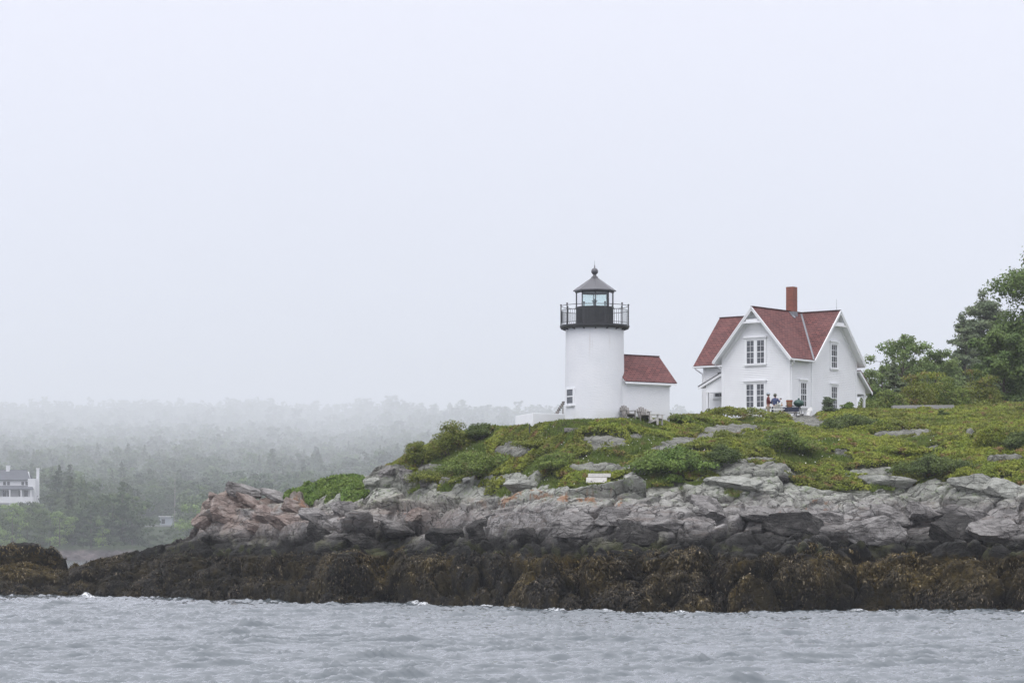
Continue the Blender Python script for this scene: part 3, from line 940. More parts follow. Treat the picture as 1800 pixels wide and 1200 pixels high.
def build_annex():
    th = R(35)
    d = Vector((math.cos(th), math.sin(th), 0)); n = Vector((math.sin(th), -math.cos(th), 0))
    zb = zpx(741, 159.6)
    # local x along d (away from the tower), local y away from the camera
    a = empty("oil_house", (TX, TY, zb), th, "small whitewashed brick annex with a red gable roof joined to the lighthouse", "annex")
    zr, ze = zpx(624.5, 161.8) - zb, zpx(672, 160.8) - zb
    hw, L = 1.48, 4.42
    zt = ze + 0.02
    m = MB()
    m.prism([(0.6, -hw, -1.5), (L, -hw, -1.5), (L, -hw, zt), (0.6, -hw, zt)], (0, 2 * hw, 0))
    m.prism([(0.9, -hw, zt), (0.9, hw, zt), (0.9, 0, zr - 0.16)], (L - 0.9 - 0.004, 0, 0))
    w_ = m.build("wall", M_BRICKWHITE, a)
    m = MB()
    m.box(1.2, L + 0.05, -hw - 0.05, -hw + 0.03, zt - 0.26, zt - 0.12)
    m.box(1.2, L + 0.12, -hw - 0.13, -hw + 0.05, zt - 0.12, zt + 0.0)
    m.build("cornice", M_TRIM, a)
    ov, e = 0.36, 0.26
    k = (zr - ze) / (hw + e)
    q = [[(0.95, -hw - e, ze), (L + ov, -hw - e, ze), (L + ov, 0, zr), (0.95, 0, zr)], [(L + ov, hw + e, ze), (0.95, hw + e, ze), (0.95, 0, zr), (L + ov, 0, zr)]]
    rf = quad_uv("roof", q, M_SHINGLE, a, 0.06)
    m = MB()
    for s in (-1, 1):
        m.prism([(0.97, s * (hw + e - 0.02), ze - 0.06), (L + ov - 0.02, s * (hw + e - 0.02), ze - 0.06), (L + ov - 0.02, 0, zr - 0.07), (0.97, 0, zr - 0.07)], (0, 0, -0.10))
    m.build("soffit_board", M_TRIM, rf)
    m = MB(); m.bar((0.95, 0, zr + 0.01), (L + ov, 0, zr + 0.01), 0.16, 0.04)
    m.build("ridge_cap", M_SHINGLE, rf)
build_annex()

def build_low_wall():
    # whitewashed masonry platform left of the tower, its corner towards the camera
    c = Vector(((936.5 - 900) / F * 161.0, 161.0, 0))
    z1, z0 = zpx(725.6, 161.0), zpx(752, 161.0) - 1.0
    rt = Vector(((993 - 900) / F * 162.2, 162.2, 0)); lf = Vector(((906 - 900) / F * 164.6, 164.6, 0))
    bk = rt + (lf - c)
    o = empty("masonry_platform", (c.x, c.y, z0), 0, "low whitewashed masonry platform to the left of the lighthouse", "wall")
    P = [Vector((0, 0, 0)), rt - c, bk - c, lf - c]
    m = MB()
    cen = sum(P, Vector()) / 4
    H = z1 - z0
    bot = [p + (p - cen).normalized() * 0.10 for p in P]
    m.add([tuple(p) for p in bot] + [tuple(p + Vector((0, 0, H - 0.0))) for p in P], [(3, 2, 1, 0), (4, 5, 6, 7), (0, 1, 5, 4), (1, 2, 6, 5), (2, 3, 7, 6), (3, 0, 4, 7)])
    m.build("wall", M_WHITE, o, bevel=0.02)
    m = MB(); b = Vector(((931 - 900) / F * 160.3, 160.3, ground(931, 160.3) - 0.2))
    m.tube(b, b + Vector((0.0, 0, 0.85)), 0.03, 0.028)
    tag(m.build("iron_stake", M_DARKWOOD), "thin dark stake in the grass before the low white platform", "stake")
    # steep wooden steps leaning on the tower's left side
    p = Vector(((976 - 900) / F * 163, 163, z1 - 0.02)); q = Vector(((991 - 900) / F * 163, 163.0, zpx(706, 163)))
    s = empty("wooden_steps", p, 0, "dark weathered wooden steps rising from the white platform to the tower side", "steps")
    D = q - p
    for y in (-0.35, 0.35):
        m = MB()
        m.bar((0, y, 0), (D.x, y, D.z), 0.05, 0.10)
        m.bar((D.x - 0.05, y, -0.05), (D.x - 0.05, y, D.z), 0.06, 0.06, up=(0, 1, 0))
        m.bar((0.18, y, 0.0), (0.22, y, D.z * 0.42), 0.05, 0.05, up=(0, 1, 0))
        m.build("side_rail", M_OLDWOOD, s)
    m = MB()
    for f in np.linspace(0.1, 0.98, 7):
        m.box(D.x * f - 0.10, D.x * f + 0.12, -0.325, 0.325, D.z * f - 0.03, D.z * f + 0.02)
    m.build("tread", M_DARKWOOD, s)
build_low_wall()

# ------------------------------------------------------------------ the keeper's house
HA = R(38)
HC = Vector(((1388 - 900) / F * 176.0, 176.0, 11.15))
HB = HC.z
def build_house():
    h = empty("keepers_house", HC, -HA, "white clapboard house with steep red cross gables and a tall brick chimney", "house")
    W, D0, D1, LW = 5.17, 2.64, 8.30, 8.44
    zr, ze = 18.86 - HB, 15.42 - HB          # ridge, eaves edge
    xc, yc = -W / 2, (D0 + D1) / 2
    ov = 0.5
    k1 = (zr - ze) / (W / 2 + 0.42)          # slope of the front gable
    k2 = (zr - ze) / (yc - 2.28)             # slope of the cross gable
    th = 0.17
    zw1 = zr - th * 1.3 - k1 * W / 2
    zw2 = zr - th * 1.3 - k2 * (yc - D0)
    top = zr - th * 1.3
    # solid core behind the boards, then the boards
    m = MB()
    m.prism([(-W + 0.003, 0, -1.2), (-0.003, 0, -1.2), (-0.003, 0, zw1), (xc, 0, top), (-W + 0.003, 0, zw1)], (0, yc, 0))
    m.prism([(0, D0, -1.2), (0, D1, -1.2), (0, D1, zw2), (0, yc, top - 0.004), (0, D0, zw2)], (-LW, 0, 0))
    clapboard(m, [(-W, -1), (0, -1), (0, zw1), (xc, top), (-W, zw1)], (0, -0.002, 0), (1, 0, 0), (0, -1, 0), -0.6, top)
    clapboard(m, [(0, -1), (D0 - 0.001, -1), (D0 - 0.001, zw1), (0, zw1)], (0.002, 0, 0), (0, 1, 0), (1, 0, 0), -0.6, zw1)
    clapboard(m, [(D0, -1), (D1, -1), (D1, zw2), (yc, top), (D0, zw2)], (0.022, 0, 0), (0, 1, 0), (1, 0, 0), -0.6, top)
    clapboard(m, [(-LW, -1), (-W, -1), (-W, zw2), (-LW, zw2)], (0, D0 - 0.002, 0), (1, 0, 0), (0, -1, 0), -0.6, zw2)
    clapboard(m, [(0, -1), (D0, -1), (D0, zw1), (0, zw1)], (-W - 0.002, 0, 0), (0, 1, 0), (-1, 0, 0), -0.6, zw1)
    m.build("wall", M_WHITE, h)
    # corner boards and frieze
    cb = 0.13
    def cbox(*a):
        g = MB(); g.box(*a); g.build('corner_board', M_TRIM, h)
    def cbar(*a):
        g = MB(); g.bar(*a); g.build('frieze_board', M_TRIM, h)
    cbox(-cb, 0.05, -0.05, 0.10, -1.0, zw1 + 0.06)
    cbox(-W - 0.05, -W + cb, -0.05, 0.10, -1.0, zw1 + 0.06)
    cbox(-0.05, 0.068, D0 - 0.05, D0 + 0.055, -1.0, zw2 + 0.1)
    cbox(-cb, 0.068, D1 - cb, D1 + 0.03, -1.0, zw2 + 0.1)
    cbox(-LW - 0.03, -LW + cb, D0 - 0.034, D0 + 0.1, -1.0, zw2 + 0.05)
    cbox(0.003, 0.047, 0.11, D0 - 0.06, zw1 - 0.22, zw1 + 0.02)
    for s in (-1, 1):
        cbar((xc + s * (W / 2), -0.025, zw1 - 0.06), (xc, -0.025, top - 0.06), 0.06, 0.24)
        cbar((0.048, yc + s * (yc - D0), zw2 - 0.06), (0.048, yc, top - 0.06), 0.06, 0.24)
    # roofs
    xe = W / 2 + 0.42
    y0 = -ov
    quads = [[(xc + xe, y0, ze), (xc + xe, 2.27, ze), (xc, yc, zr), (xc, y0, zr)],
             [(xc - xe, 2.27, ze), (xc - xe, y0, ze), (xc, y0, zr), (xc, yc, zr)],
             [(-LW - 0.6, 2.28, ze), (ov, 2.28, ze), (ov, yc, zr - 0.012), (-LW - 0.6, yc, zr - 0.012)],
             [(ov, 2 * yc - 2.28, ze), (-LW - 0.6, 2 * yc - 2.28, ze), (-LW - 0.6, yc, zr - 0.012), (ov, yc, zr - 0.012)]]
    rf = quad_uv("roof", quads, M_SHINGLE, h, 0.05)
    # white boards closing the roof edges (soffit, rake and fascia)
    m = MB()
    def slab(p0, p1, p2, p3, t):
        m.prism([Vector(p) - Vector((0, 0, 0.064)) for p in (p0, p1, p2, p3)], (0, 0, -t))
    slab((xc + xe - 0.02, y0 + 0.02, ze), (xc + xe - 0.02, D0 - 0.4, ze), (xc, D0 - 0.4, zr), (xc, y0 + 0.02, zr), 0.11)
    slab((xc - xe + 0.02, y0 + 0.02, ze), (xc - xe + 0.02, D0 - 0.4, ze), (xc, D0 - 0.4, zr), (xc, y0 + 0.02, zr), 0.113)
    for a, b in ((-0.6, ov - 0.02), (-LW - 0.58, -W - 0.2)):
        slab((a, 2.30, ze), (b, 2.30, ze), (b, yc, zr), (a, yc, zr), 0.117)
        slab((a, 2 * yc - 2.30, ze), (b, 2 * yc - 2.30, ze), (b, yc, zr), (a, yc, zr), 0.12)
    for s in (-1, 1):   # rake boards: a wide board and a narrow moulding proud of it
        m.bar((xc + s * (xe + 0.005), y0 - 0.012, ze - 0.13), (xc, y0 - 0.012, zr - 0.13), 0.05, 0.17)
        m.bar((xc + s * (xe + 0.02), y0 - 0.036, ze - 0.055), (xc, y0 - 0.036, zr - 0.055), 0.06, 0.07)
        m.bar((ov + 0.012, yc + s * (yc - 2.275), ze - 0.13), (ov + 0.012, yc, zr - 0.13), 0.05, 0.17)
        m.bar((ov + 0.036, yc + s * (yc - 2.26), ze - 0.055), (ov + 0.036, yc, zr - 0.055), 0.06, 0.07)
    m.build("rake_board", M_TRIM, rf)
    # gable peak collar pieces
    dz = 0.95
    for which in (0, 1):
        m = MB()
        if which == 0:
            hw = dz / k1
            m.box(xc - hw - 0.02, xc + hw + 0.02, y0 - 0.01, y0 + 0.07, zr - dz - 0.13, zr - dz - 0.01)
            m.box(xc - hw * 0.55, xc + hw * 0.55, y0 + 0.012, y0 + 0.05, zr - dz - 0.01, zr - dz * 0.86)
        else:
            hw = dz / k2
            m.box(ov - 0.07, ov + 0.01, yc - hw - 0.02, yc + hw + 0.02, zr - dz - 0.13, zr - dz - 0.01)
            m.box(ov - 0.05, ov - 0.012, yc - hw * 0.55, yc + hw * 0.55, zr - dz - 0.01, zr - dz * 0.86)
        m.build("gable_collar", M_TRIM, h)
    # valley flashing and ridge caps
    m = MB()
    vz = lambda x: zr - k1 * (x - xc)
    x1 = xc + xe
    y_v = lambda x: yc - (zr - vz(x)) / k2
    a = Vector((xc + 0.1, y_v(xc + 0.1), vz(xc + 0.1) + 0.012)); b = Vector((x1, y_v(x1), ze + 0.012))
    m.bar(a, b, 0.17, 0.05)
    m.build("valley_flashing", M_LEAD, rf)
    m = MB()
    m.bar((xc, y0, zr + 0.012), (xc, yc, zr + 0.012), 0.18, 0.04)
    m.bar((ov, yc, zr + 0.006), (-LW - 0.6, yc, zr + 0.006), 0.18, 0.04)
    m.build("ridge_cap", M_SHINGLE, rf)
    # gutters and pipes
    def gutter(p, q):
        g = MB()
        g.bar(p, q, 0.11, 0.10)
        g.build("gutter", M_TRIM, h)
    gutter((xc + xe + 0.03, y0 + 0.0, ze - 0.10), (xc + xe + 0.03, 2.2, ze - 0.10))
    gutter((-LW - 0.6, 2.22, ze - 0.10), (-W - 0.45, 2.22, ze - 0.10))
    gutter((xc - xe - 0.03, y0, ze - 0.10), (xc - xe - 0.03, 2.1, ze - 0.10))
    def pipe(pts):
        g = MB()
        g.path(pts, 0.045, 8)
        g.build("downpipe", M_TRIM, h)
    pipe([(xc + xe + 0.03, y0 + 0.3, ze - 0.15), (xc + xe + 0.02, y0 + 0.32, ze - 0.26), (0.09, 0.06, ze - 0.55), (0.09, 0.06, -0.9)])
    pipe([(-LW - 0.42, 2.24, ze - 0.15), (-LW - 0.42, 2.26, ze - 0.24), (-LW - 0.07, 2.58, ze - 0.55), (-LW - 0.07, 2.58, -0.9)])
    pipe([(xc - xe - 0.03, y0 + 0.3, ze - 0.15), (xc - xe - 0.02, y0 + 0.32, ze - 0.26), (-W - 0.09, 0.06, ze - 0.5), (-W - 0.09, 0.06, 2.9)])
    # chimney on the front ridge
    zc1 = 20.48 - HB
    cy, cw = 4.36, 0.27
    q = []
    A = [(-cw, -cw), (cw, -cw), (cw, cw), (-cw, cw)]
    for i in range(4):
        (ax, ay), (bx, by) = A[i], A[(i + 1) % 4]
        q.append([(xc + ax, cy + ay, zr - 0.7), (xc + bx, cy + by, zr - 0.7), (xc + bx, cy + by, zc1), (xc + ax, cy + ay, zc1)])
    q.append([(xc - cw, cy - cw, zc1), (xc + cw, cy - cw, zc1), (xc + cw, cy + cw, zc1), (xc - cw, cy + cw, zc1)])
    ch = quad_uv("chimney", q, M_BRICK, h, 0.0)
    m = MB(); m.box(xc - cw - 0.02, xc + cw + 0.02, cy - cw - 0.02, cy + cw + 0.02, zr - 0.5, zr - 0.02)
    m.bar((xc + 0.02, cy - cw - 0.05, zr + 0.01), (xc + 0.45, cy - cw - 0.05, zr - 0.47), 0.25, 0.04, up=(1, 0, 1))
    m.build("flashing", M_LEAD, ch)

    def window(o, xd, nd, width, z0, z1, sashes, cols, rows, pm):
        """white framed sash window: o = centre foot on the wall, sashes side by side, each cols x rows panes"""
        o, xd, nd = Vector(o), Vector(xd), Vector(nd)
        Z = Vector((0, 0, 1))
        zc, hh = (z0 + z1) / 2, (z1 - z0) / 2
        m = MB()
        cs = 0.115
        hw = width / 2
        for s in (-1, 1):
            m.obox(o + xd * s * (hw + cs / 2) + nd * 0.028 + Z * zc, xd * cs / 2, nd * 0.030, Z * (hh + 0.02))
        m.obox(o + nd * 0.031 + Z * (z1 + 0.085), xd * (hw + cs), nd * 0.033, Z * 0.065)
        m.obox(o + nd * 0.060 + Z * (z1 + 0.185), xd * (hw + cs + 0.07), nd * 0.070, Z * 0.035)
        m.obox(o + nd * 0.055 + Z * (z0 - 0.06), xd * (hw + cs + 0.04), nd * 0.062, Z * 0.04)
        m.obox(o + nd * 0.026 + Z * (z0 - 0.14), xd * (hw + cs), nd * 0.028, Z * 0.04)
        gap = 0.19
        sw = (width - gap * (sashes - 1)) / sashes
        for i in range(sashes - 1):
            m.obox(o + xd * (-hw + sw * (i + 1) + gap * (i + 0.5)) + nd * 0.028 + Z * zc, xd * gap / 2, nd * 0.029, Z * hh)
        wo = m.build("window", M_TRIM, h)
        ms = MB()
        for i in range(sashes):
            c = o + xd * (-hw + sw / 2 + i * (sw + gap))
            f = 0.035
            for s in (-1, 1):
                ms.obox(c + xd * s * (sw / 2 - f / 2) + nd * 0.030 + Z * zc, xd * f / 2, nd * 0.012, Z * hh)
            for zz in (z0 + f / 2, z1 - f / 2, zc):
                ms.obox(c + nd * 0.031 + Z * zz, xd * (sw / 2 - f), nd * 0.012, Z * f / 2 * (1.3 if zz == zc else 1))
            for a in range(1, cols):
                ms.obox(c + xd * (-sw / 2 + sw * a / cols) + nd * 0.0285 + Z * zc, xd * 0.011, nd * 0.009, Z * (hh - f))
            for b in range(1, rows):
                if b * 2 != rows:
                    ms.obox(c + nd * 0.0275 + Z * (z0 + (z1 - z0) * b / rows), xd * (sw / 2 - f), nd * 0.009, Z * 0.011)
            g = MB()
            g.obox(c + nd * 0.018 + Z * zc, xd * (sw / 2), nd * 0.003, Z * hh)
            g.build("pane", pm, wo)
        ms.build("sash", M_TRIM, wo)
    zl = lambda z: z - HB
    Fx, Fn, Sx, Sn = (1, 0, 0), (0, -1, 0), (0, 1, 0), (1, 0, 0)
    window((xc - 0.02, -0.018, 0), Fx, Fn, 1.40, zl(12.32), zl(13.86), 2, 2, 4, M_PANE)
    window((xc, -0.018, 0), Fx, Fn, 1.40, zl(15.16), zl(16.70), 2, 2, 4, M_PANE)
    window((0.018, 1.62, 0), Sx, Sn, 0.72, zl(12.36), zl(13.92), 1, 3, 4, M_PANE2)
    window((0.042, 5.38, 0), Sx, Sn, 0.74, zl(15.06), zl(16.62), 1, 3, 4, M_PANE2)
    window((0.042, 5.38, 0), Sx, Sn, 0.74, zl(12.28), zl(13.84), 1, 3, 4, M_PANE2)
    window((-7.15, D0 - 0.018, 0), Fx, Fn, 0.75, zl(13.28), zl(13.82), 1, 2, 1, M_PANE2)
    window((-7.0, D0 - 0.018, 0), Fx, Fn, 0.6, zl(14.55), zl(14.95), 1, 2, 1, M_PANE2)

    # lean-to porch in the left corner
    p = MB()
    ya, yb = 0.75, D0 - 0.03
    xa, xb = -W - 0.03, -7.55
    z1, z0 = zl(15.02), zl(13.92)
    lean = lambda x: z1 + (z0 - z1) * (xa - x) / (xa - xb)
    quads = [[(xb, yb, z0), (xb, ya - 0.15, z0), (xa, ya - 0.15, z1), (xa, yb, z1)]]
    por = quad_uv("porch_roof", quads, plain("grey_shingles", (0.10, 0.10, 0.10), 0.9, 0.2, 8), h, 0.05)
    m = MB()
    m.prism([(xb + 0.02, ya - 0.13, z0 - 0.06), (xa, ya - 0.13, z1 - 0.06), (xa, ya - 0.13, z1 - 0.24), (xb + 0.02, ya - 0.13, z0 - 0.22)], (0, 0.05, 0))
    m.prism([(xb + 0.05, ya - 0.12, z0 - 0.07), (xa, ya - 0.12, z1 - 0.07), (xa, ya - 0.12, z1 - 0.13), (xb + 0.05, ya - 0.12, z0 - 0.13)], (0, yb - ya + 0.1, 0))
    m.prism([(-7.0, ya, z0 - 0.32), (xa, ya, z0 - 0.32), (xa, ya, lean(xa) - 0.14), (-7.0, ya, lean(-7.0) - 0.14)], (0, 0.06, 0))
    m.box(-7.02, xa, ya - 0.02, ya + 0.10, z0 - 0.46, z0 - 0.32)
    m.build("porch_gable", M_TRIM, por)
    m = MB()
    m.box(-6.98, -6.84, ya, ya + 0.14, -0.8, z0 - 0.46)
    m.build("porch_post", M_TRIM, por)
    m = MB()
    for x in np.arange(-6.7, xa - 0.2, 0.17):
        m.box(x, x + 0.035, ya + 0.05, ya + 0.085, 0.1, 0.75)
    m.box(-6.84, xa, ya + 0.03, ya + 0.11, 0.75, 0.82)
    m.build("porch_railing", M_TRIM, por)
    # lean-to porch behind the right gable
    m = MB()
    yA, yB = D1 + 0.03, D1 + 1.62
    q1, q0 = zl(15.08), zl(13.72)
    pr = quad_uv("rear_porch_roof", [[(0.35, yB, q0), (-4.5, yB, q0), (-4.5, yA, q1), (0.35, yA, q1)]], M_SHINGLE, h, 0.05)
    m.prism([(0.33, yA, q1 - 0.06), (0.33, yB, q0 - 0.06), (0.33, yB, q0 - 0.24), (0.33, yA, q1 - 0.26)], (-0.06, 0, 0))
    m.prism([(0.26, yA, q1 - 0.07), (0.26, yB, q0 - 0.07), (0.26, yB, q0 - 0.13), (0.26, yA, q1 - 0.13)], (-4.6, 0, 0))
    m.prism([(0.0, yA, q0 - 0.22), (0.0, yB - 0.42, q0 - 0.22), (0.0, yB - 0.42, q0 + 0.18), (0.0, yA, q1 - 0.2)], (-0.08, 0, 0))
    m.box(-4.4, 0.02, yB - 0.56, yB - 0.42, q0 - 0.36, q0 - 0.18)
    m.build("porch_gable", M_TRIM, pr)
    for x in (-0.12, -2.2, -4.2):
        m = MB()
        m.box(x, x + 0.13, yB - 0.56, yB - 0.43, -0.9, q0 - 0.36)
        m.bar((x + 0.065, yB - 0.5, q0 - 0.62), (x + 0.065, yB - 0.12, q0 - 0.30), 0.07, 0.07)
        m.bar((x + 0.065, yB - 0.5, q0 - 0.62), (x + 0.065, yB - 0.85, q0 - 0.36), 0.07, 0.07)
        m.build("porch_post", M_TRIM, pr)
    m = MB(); m.tube((0.2, yc, zr - 0.1), (0.2, yc, zr + 0.75), 0.012, 0.006)
    m.build("lightning_rod", M_LEAD, h)
build_house()

# ------------------------------------------------------------------ plant materials
M_GREEN = leaf_mat("leaf_green", (0.125, 0.180, 0.036), (0.170, 0.220, 0.046), (0.205, 0.185, 0.070), 0.9)
M_BRIGHT = leaf_mat("leaf_bright", (0.110, 0.180, 0.036), (0.160, 0.225, 0.050), None, 0.9)
M_OLIVE = leaf_mat("leaf_olive", (0.145, 0.175, 0.032), (0.195, 0.215, 0.038), (0.215, 0.140, 0.058), 0.8)
M_DARKLEAF = leaf_mat("leaf_dark", (0.078, 0.112, 0.032), (0.112, 0.148, 0.040), None, 0.8)
M_GOLD = leaf_mat("leaf_golden", (0.185, 0.235, 0.034), (0.250, 0.275, 0.042), (0.225, 0.150, 0.060), 0.9)
M_TREE = leaf_mat("tree_leaf", (0.090, 0.145, 0.040), (0.140, 0.200, 0.055), (0.115, 0.150, 0.055), 0.35)
M_TREELIGHT = leaf_mat("tree_leaf_light", (0.140, 0.205, 0.066), (0.190, 0.250, 0.082), None, 0.35)
M_PINE = leaf_mat("pine_needles", (0.105, 0.140, 0.075), (0.150, 0.185, 0.092), None, 0.5, 0.1)
M_BARK = plain("bark", (0.10, 0.085, 0.07), 0.9, 0.3, 5.0, 0.02)
M_PALEBARK = plain("pale_bark", (0.24, 0.22, 0.20), 0.9, 0.3, 5.0, 0.01)

# ------------------------------------------------------------------ ground cover on the island
def cover_lift(X, Y):
    f1, f2, cx, cy, dx, dy = worley(X / 1.25 + 0.25 * fbm(X, Y, 71, 2), Y / 0.95 + 0.25 * fbm(X, Y, 73, 2), 400)
    d = np.sqrt(np.clip(1 - (f1 / 0.85) ** 2, 0, 1)) * (0.35 + 0.9 * h2(cx, cy, 401))
    g1 = worley(X / 0.42, Y / 0.36, 402)
    d2 = np.sqrt(np.clip(1 - (g1[0] / 0.85) ** 2, 0, 1))
    big = 0.5 + 0.9 * fbm(X / 5.5, Y / 3.4, 405, 3)
    return np.clip(0.04 + 0.50 * d * np.clip(big, 0.05, 1.4) + 0.16 * d2, 0.03, 1.0), h2(cx, cy, 407)

def keep_clear(px, py, Y):
    """plants stay off the yard by the house front and off the walls"""
    ok = np.ones(len(px), bool)
    X = (px - 900) / F * Y
    dx, dy = X - HC.x, Y - HC.y
    u = -(dx * math.cos(HA) - dy * math.sin(HA)); v = dx * math.sin(HA) + dy * math.cos(HA)
    ok &= ~((u > -0.3) & (u < 8.6) & (v > -0.3) & (v < 8.6))
    ok &= ~(((X - TX) ** 2 + (Y - TY) ** 2) < 1.9 ** 2)
    return ok

def scatter_cover():
    rg = rs(11)
    n = 760000
    px = rg.uniform(470, 1990, n)
    yw = yw_of(px)
    s = 13.0 + 38.0 * rg.rand(n) ** 1.15
    Y = yw + s
    z, veg, _, _, s, pyb = land(px, Y)
    X = (px - 900) / F * Y
    y7 = T(px, T_Y7)
    ok = (veg > 0.42 + 0.25 * rg.rand(n)) & (Y < y7 + 5) & keep_clear(px, pyb, Y) & (z > 3.2)
    px, Y, z, X, pyb, y7 = [a[ok] for a in (px, Y, z, X, pyb, y7)]
    # grass where it is grass: by the tower, in the middle hollow; low heath and juniper elsewhere
    gn = fbm(X / 2.6, Y / 1.7, 21, 4)
    gm = 0.55 * np.exp(-((px - 1040) / 130) ** 2 - ((pyb - 748) / 14) ** 2) + 0.35 * np.exp(-((px - 1080) / 140) ** 2 - ((pyb - 812) / 22) ** 2) + 0.22 * np.exp(-((px - 1450) / 70) ** 2 - ((pyb - 790) / 16) ** 2) + 0.25 * sstep(838, 850, pyb) - 0.2 * sstep(1480, 1600, px)
    grass = (gn + gm) > 0.17
    green_bank = px < 668
    lift, cid = cover_lift(X, Y)
    lift = np.where(green_bank, lift * (0.12 + 0.88 * sstep(668, 585, px)), lift)
    lift = np.where(Y > y7 - 1.5, np.minimum(lift, 0.30), lift)
    lift = np.where((np.abs(px - 1050) < 150) & (Y > 156.5), np.minimum(lift, 0.12), lift)
    lift = np.where((px > 885) & (px < 1010) & (Y > y7 - 3.5), np.minimum(lift, 0.10), lift)
    yard = (px > 1225) & (px < 1430) & (Y > 171.2)
    lift = np.where(yard, 0.08, lift)
    lift = lift * (0.25 + 0.75 * sstep(0.5, 1.0, veg[ok]))
    hedge = (px > 1232) & (px < 1440) & (Y > 168.3) & (Y < 171.3)
    lift = np.where(hedge, 0.56 + 0.25 * fbm(X / 0.8, Y, 97, 2), lift)
    k = np.cbrt(rg.rand(len(X)))
    def sprigs(sel, name, label, mat, size, up, jit, asp):
        P = np.stack([X[sel], Y[sel], z[sel] + lift[sel] * (0.25 + 0.85 * k[sel])], -1)
        N = np.stack([fbm(X[sel] * 2, Y[sel] * 2, 91, 2), -0.35 + 0 * X[sel], up + 0 * X[sel]], -1)
        V, Fq = leaf_quads(P, N, size, rg, asp, jit)
        o = np_mesh(name, V, Fq, mat)
        tag(o, label, kind="stuff")
    low = ~grass & ~green_bank
    sp = fbm(X / 3.4, Y / 2.2, 33, 3) + 0.35 * (cid - 0.5)
    sprigs(low & (sp > 0.02), "juniper_cover", "low olive juniper and heath spreading over the slope", M_OLIVE, 0.085, 0.8, 0.6, 0.5)
    sprigs(low & (sp <= 0.02), "heath_cover", "low golden green heath plants spreading over the slope", M_GOLD, 0.08, 0.8, 0.6, 0.5)
    sprigs(green_bank, "leafy_cover", "bright green leafy plants covering the bank behind the pink outcrop", M_BRIGHT, 0.10, 0.7, 0.6, 0.6)
    # grass blades
    gi = np.where(grass & ~green_bank)[0]
    gi = np.concatenate([gi, gi])
    nb = len(gi)
    bx = X[gi] + rg.normal(0, 0.06, nb); by = Y[gi] + rg.normal(0, 0.06, nb)
    hgt = rg.uniform(0.10, 0.30, nb) * (0.8 + 0.8 * np.clip(fbm(bx / 1.3, by / 1.1, 61, 2), -0.5, 1)) * np.where((Y[gi] > 171.5) & (px[gi] > 1220), 0.4, 1)
    a = rg.uniform(0, math.pi, nb)
    wv = np.stack([np.cos(a), np.sin(a), 0 * a], -1) * 0.016
    lean = np.stack([rg.normal(0, 0.35, nb), rg.normal(0, 0.35, nb), np.ones(nb)], -1) * hgt[:, None]
    B = np.stack([bx, by, z[gi] - 0.03], -1)
    mid = B + lean * np.array([0.4, 0.4, 0.6])
    tip = B + lean
    V = np.stack([B - wv, B + wv, mid + wv * 0.8, tip, mid - wv * 0.8], 1).reshape(-1, 3)
    base = np.arange(nb)[:, None] * 5
    Fq = np.concatenate([base + np.array([0, 1, 2, 4]), base + np.array([4, 2, 3, 3])], 0)
    q = base + np.array([0, 1, 2, 4])
    # upper part as a second quad that folds to the tip
    V2 = np.stack([mid - wv * 0.8, mid + wv * 0.8, tip + wv * 0.1, tip - wv * 0.1], 1).reshape(-1, 3)
    Vq = np.concatenate([np.stack([B - wv, B + wv, mid + wv * 0.8, mid - wv * 0.8], 1).reshape(-1, 3), V2])
    Fq = np.arange(len(Vq)).reshape(-1, 4)
    o = np_mesh("grass", Vq, Fq, M_GREEN)
    tag(o, "rough green grass growing round the lighthouse and between the ledges", kind="stuff")
    # flowers
    nf = 260
    ci = rg.choice(gi, nf)
    P = np.stack([X[ci], Y[ci], z[ci] + 0.24], -1)
    V, Fq = leaf_quads(P, np.tile([0, -0.6, 0.8], (nf, 1)), 0.035, rg, 0.9, 0.4)
    o = np_mesh("wildflowers", V, Fq, plain("flower_white", (0.75, 0.74, 0.66), 0.7))
    tag(o, "tiny white wildflowers dotted in the grass", kind="stuff")
scatter_cover()

# ------------------------------------------------------------------ rockweed hanging on the shore rocks
def weed_material():
    m = NT("rockweed")
    r = m.g.outputs["Random Per Island"]
    P = m.g.outputs["Position"]
    c = m.ramp(r, [(0.0, (0.010, 0.008, 0.006)), (0.5, (0.015, 0.012, 0.008)), (0.8, (0.030, 0.023, 0.013)), (0.95, (0.07, 0.052, 0.028)), (1.0, (0.20, 0.16, 0.11))])
    g = m.ramp(r, [(0.0, (0.022, 0.016, 0.006)), (0.5, (0.066, 0.045, 0.011)), (0.85, (0.13, 0.090, 0.024)), (1.0, (0.30, 0.25, 0.16))])
    c = m.mix(m.attr("gold"), c, g)
    return m.done(c, 0.6, None, 0.25)
M_WEED = weed_material()

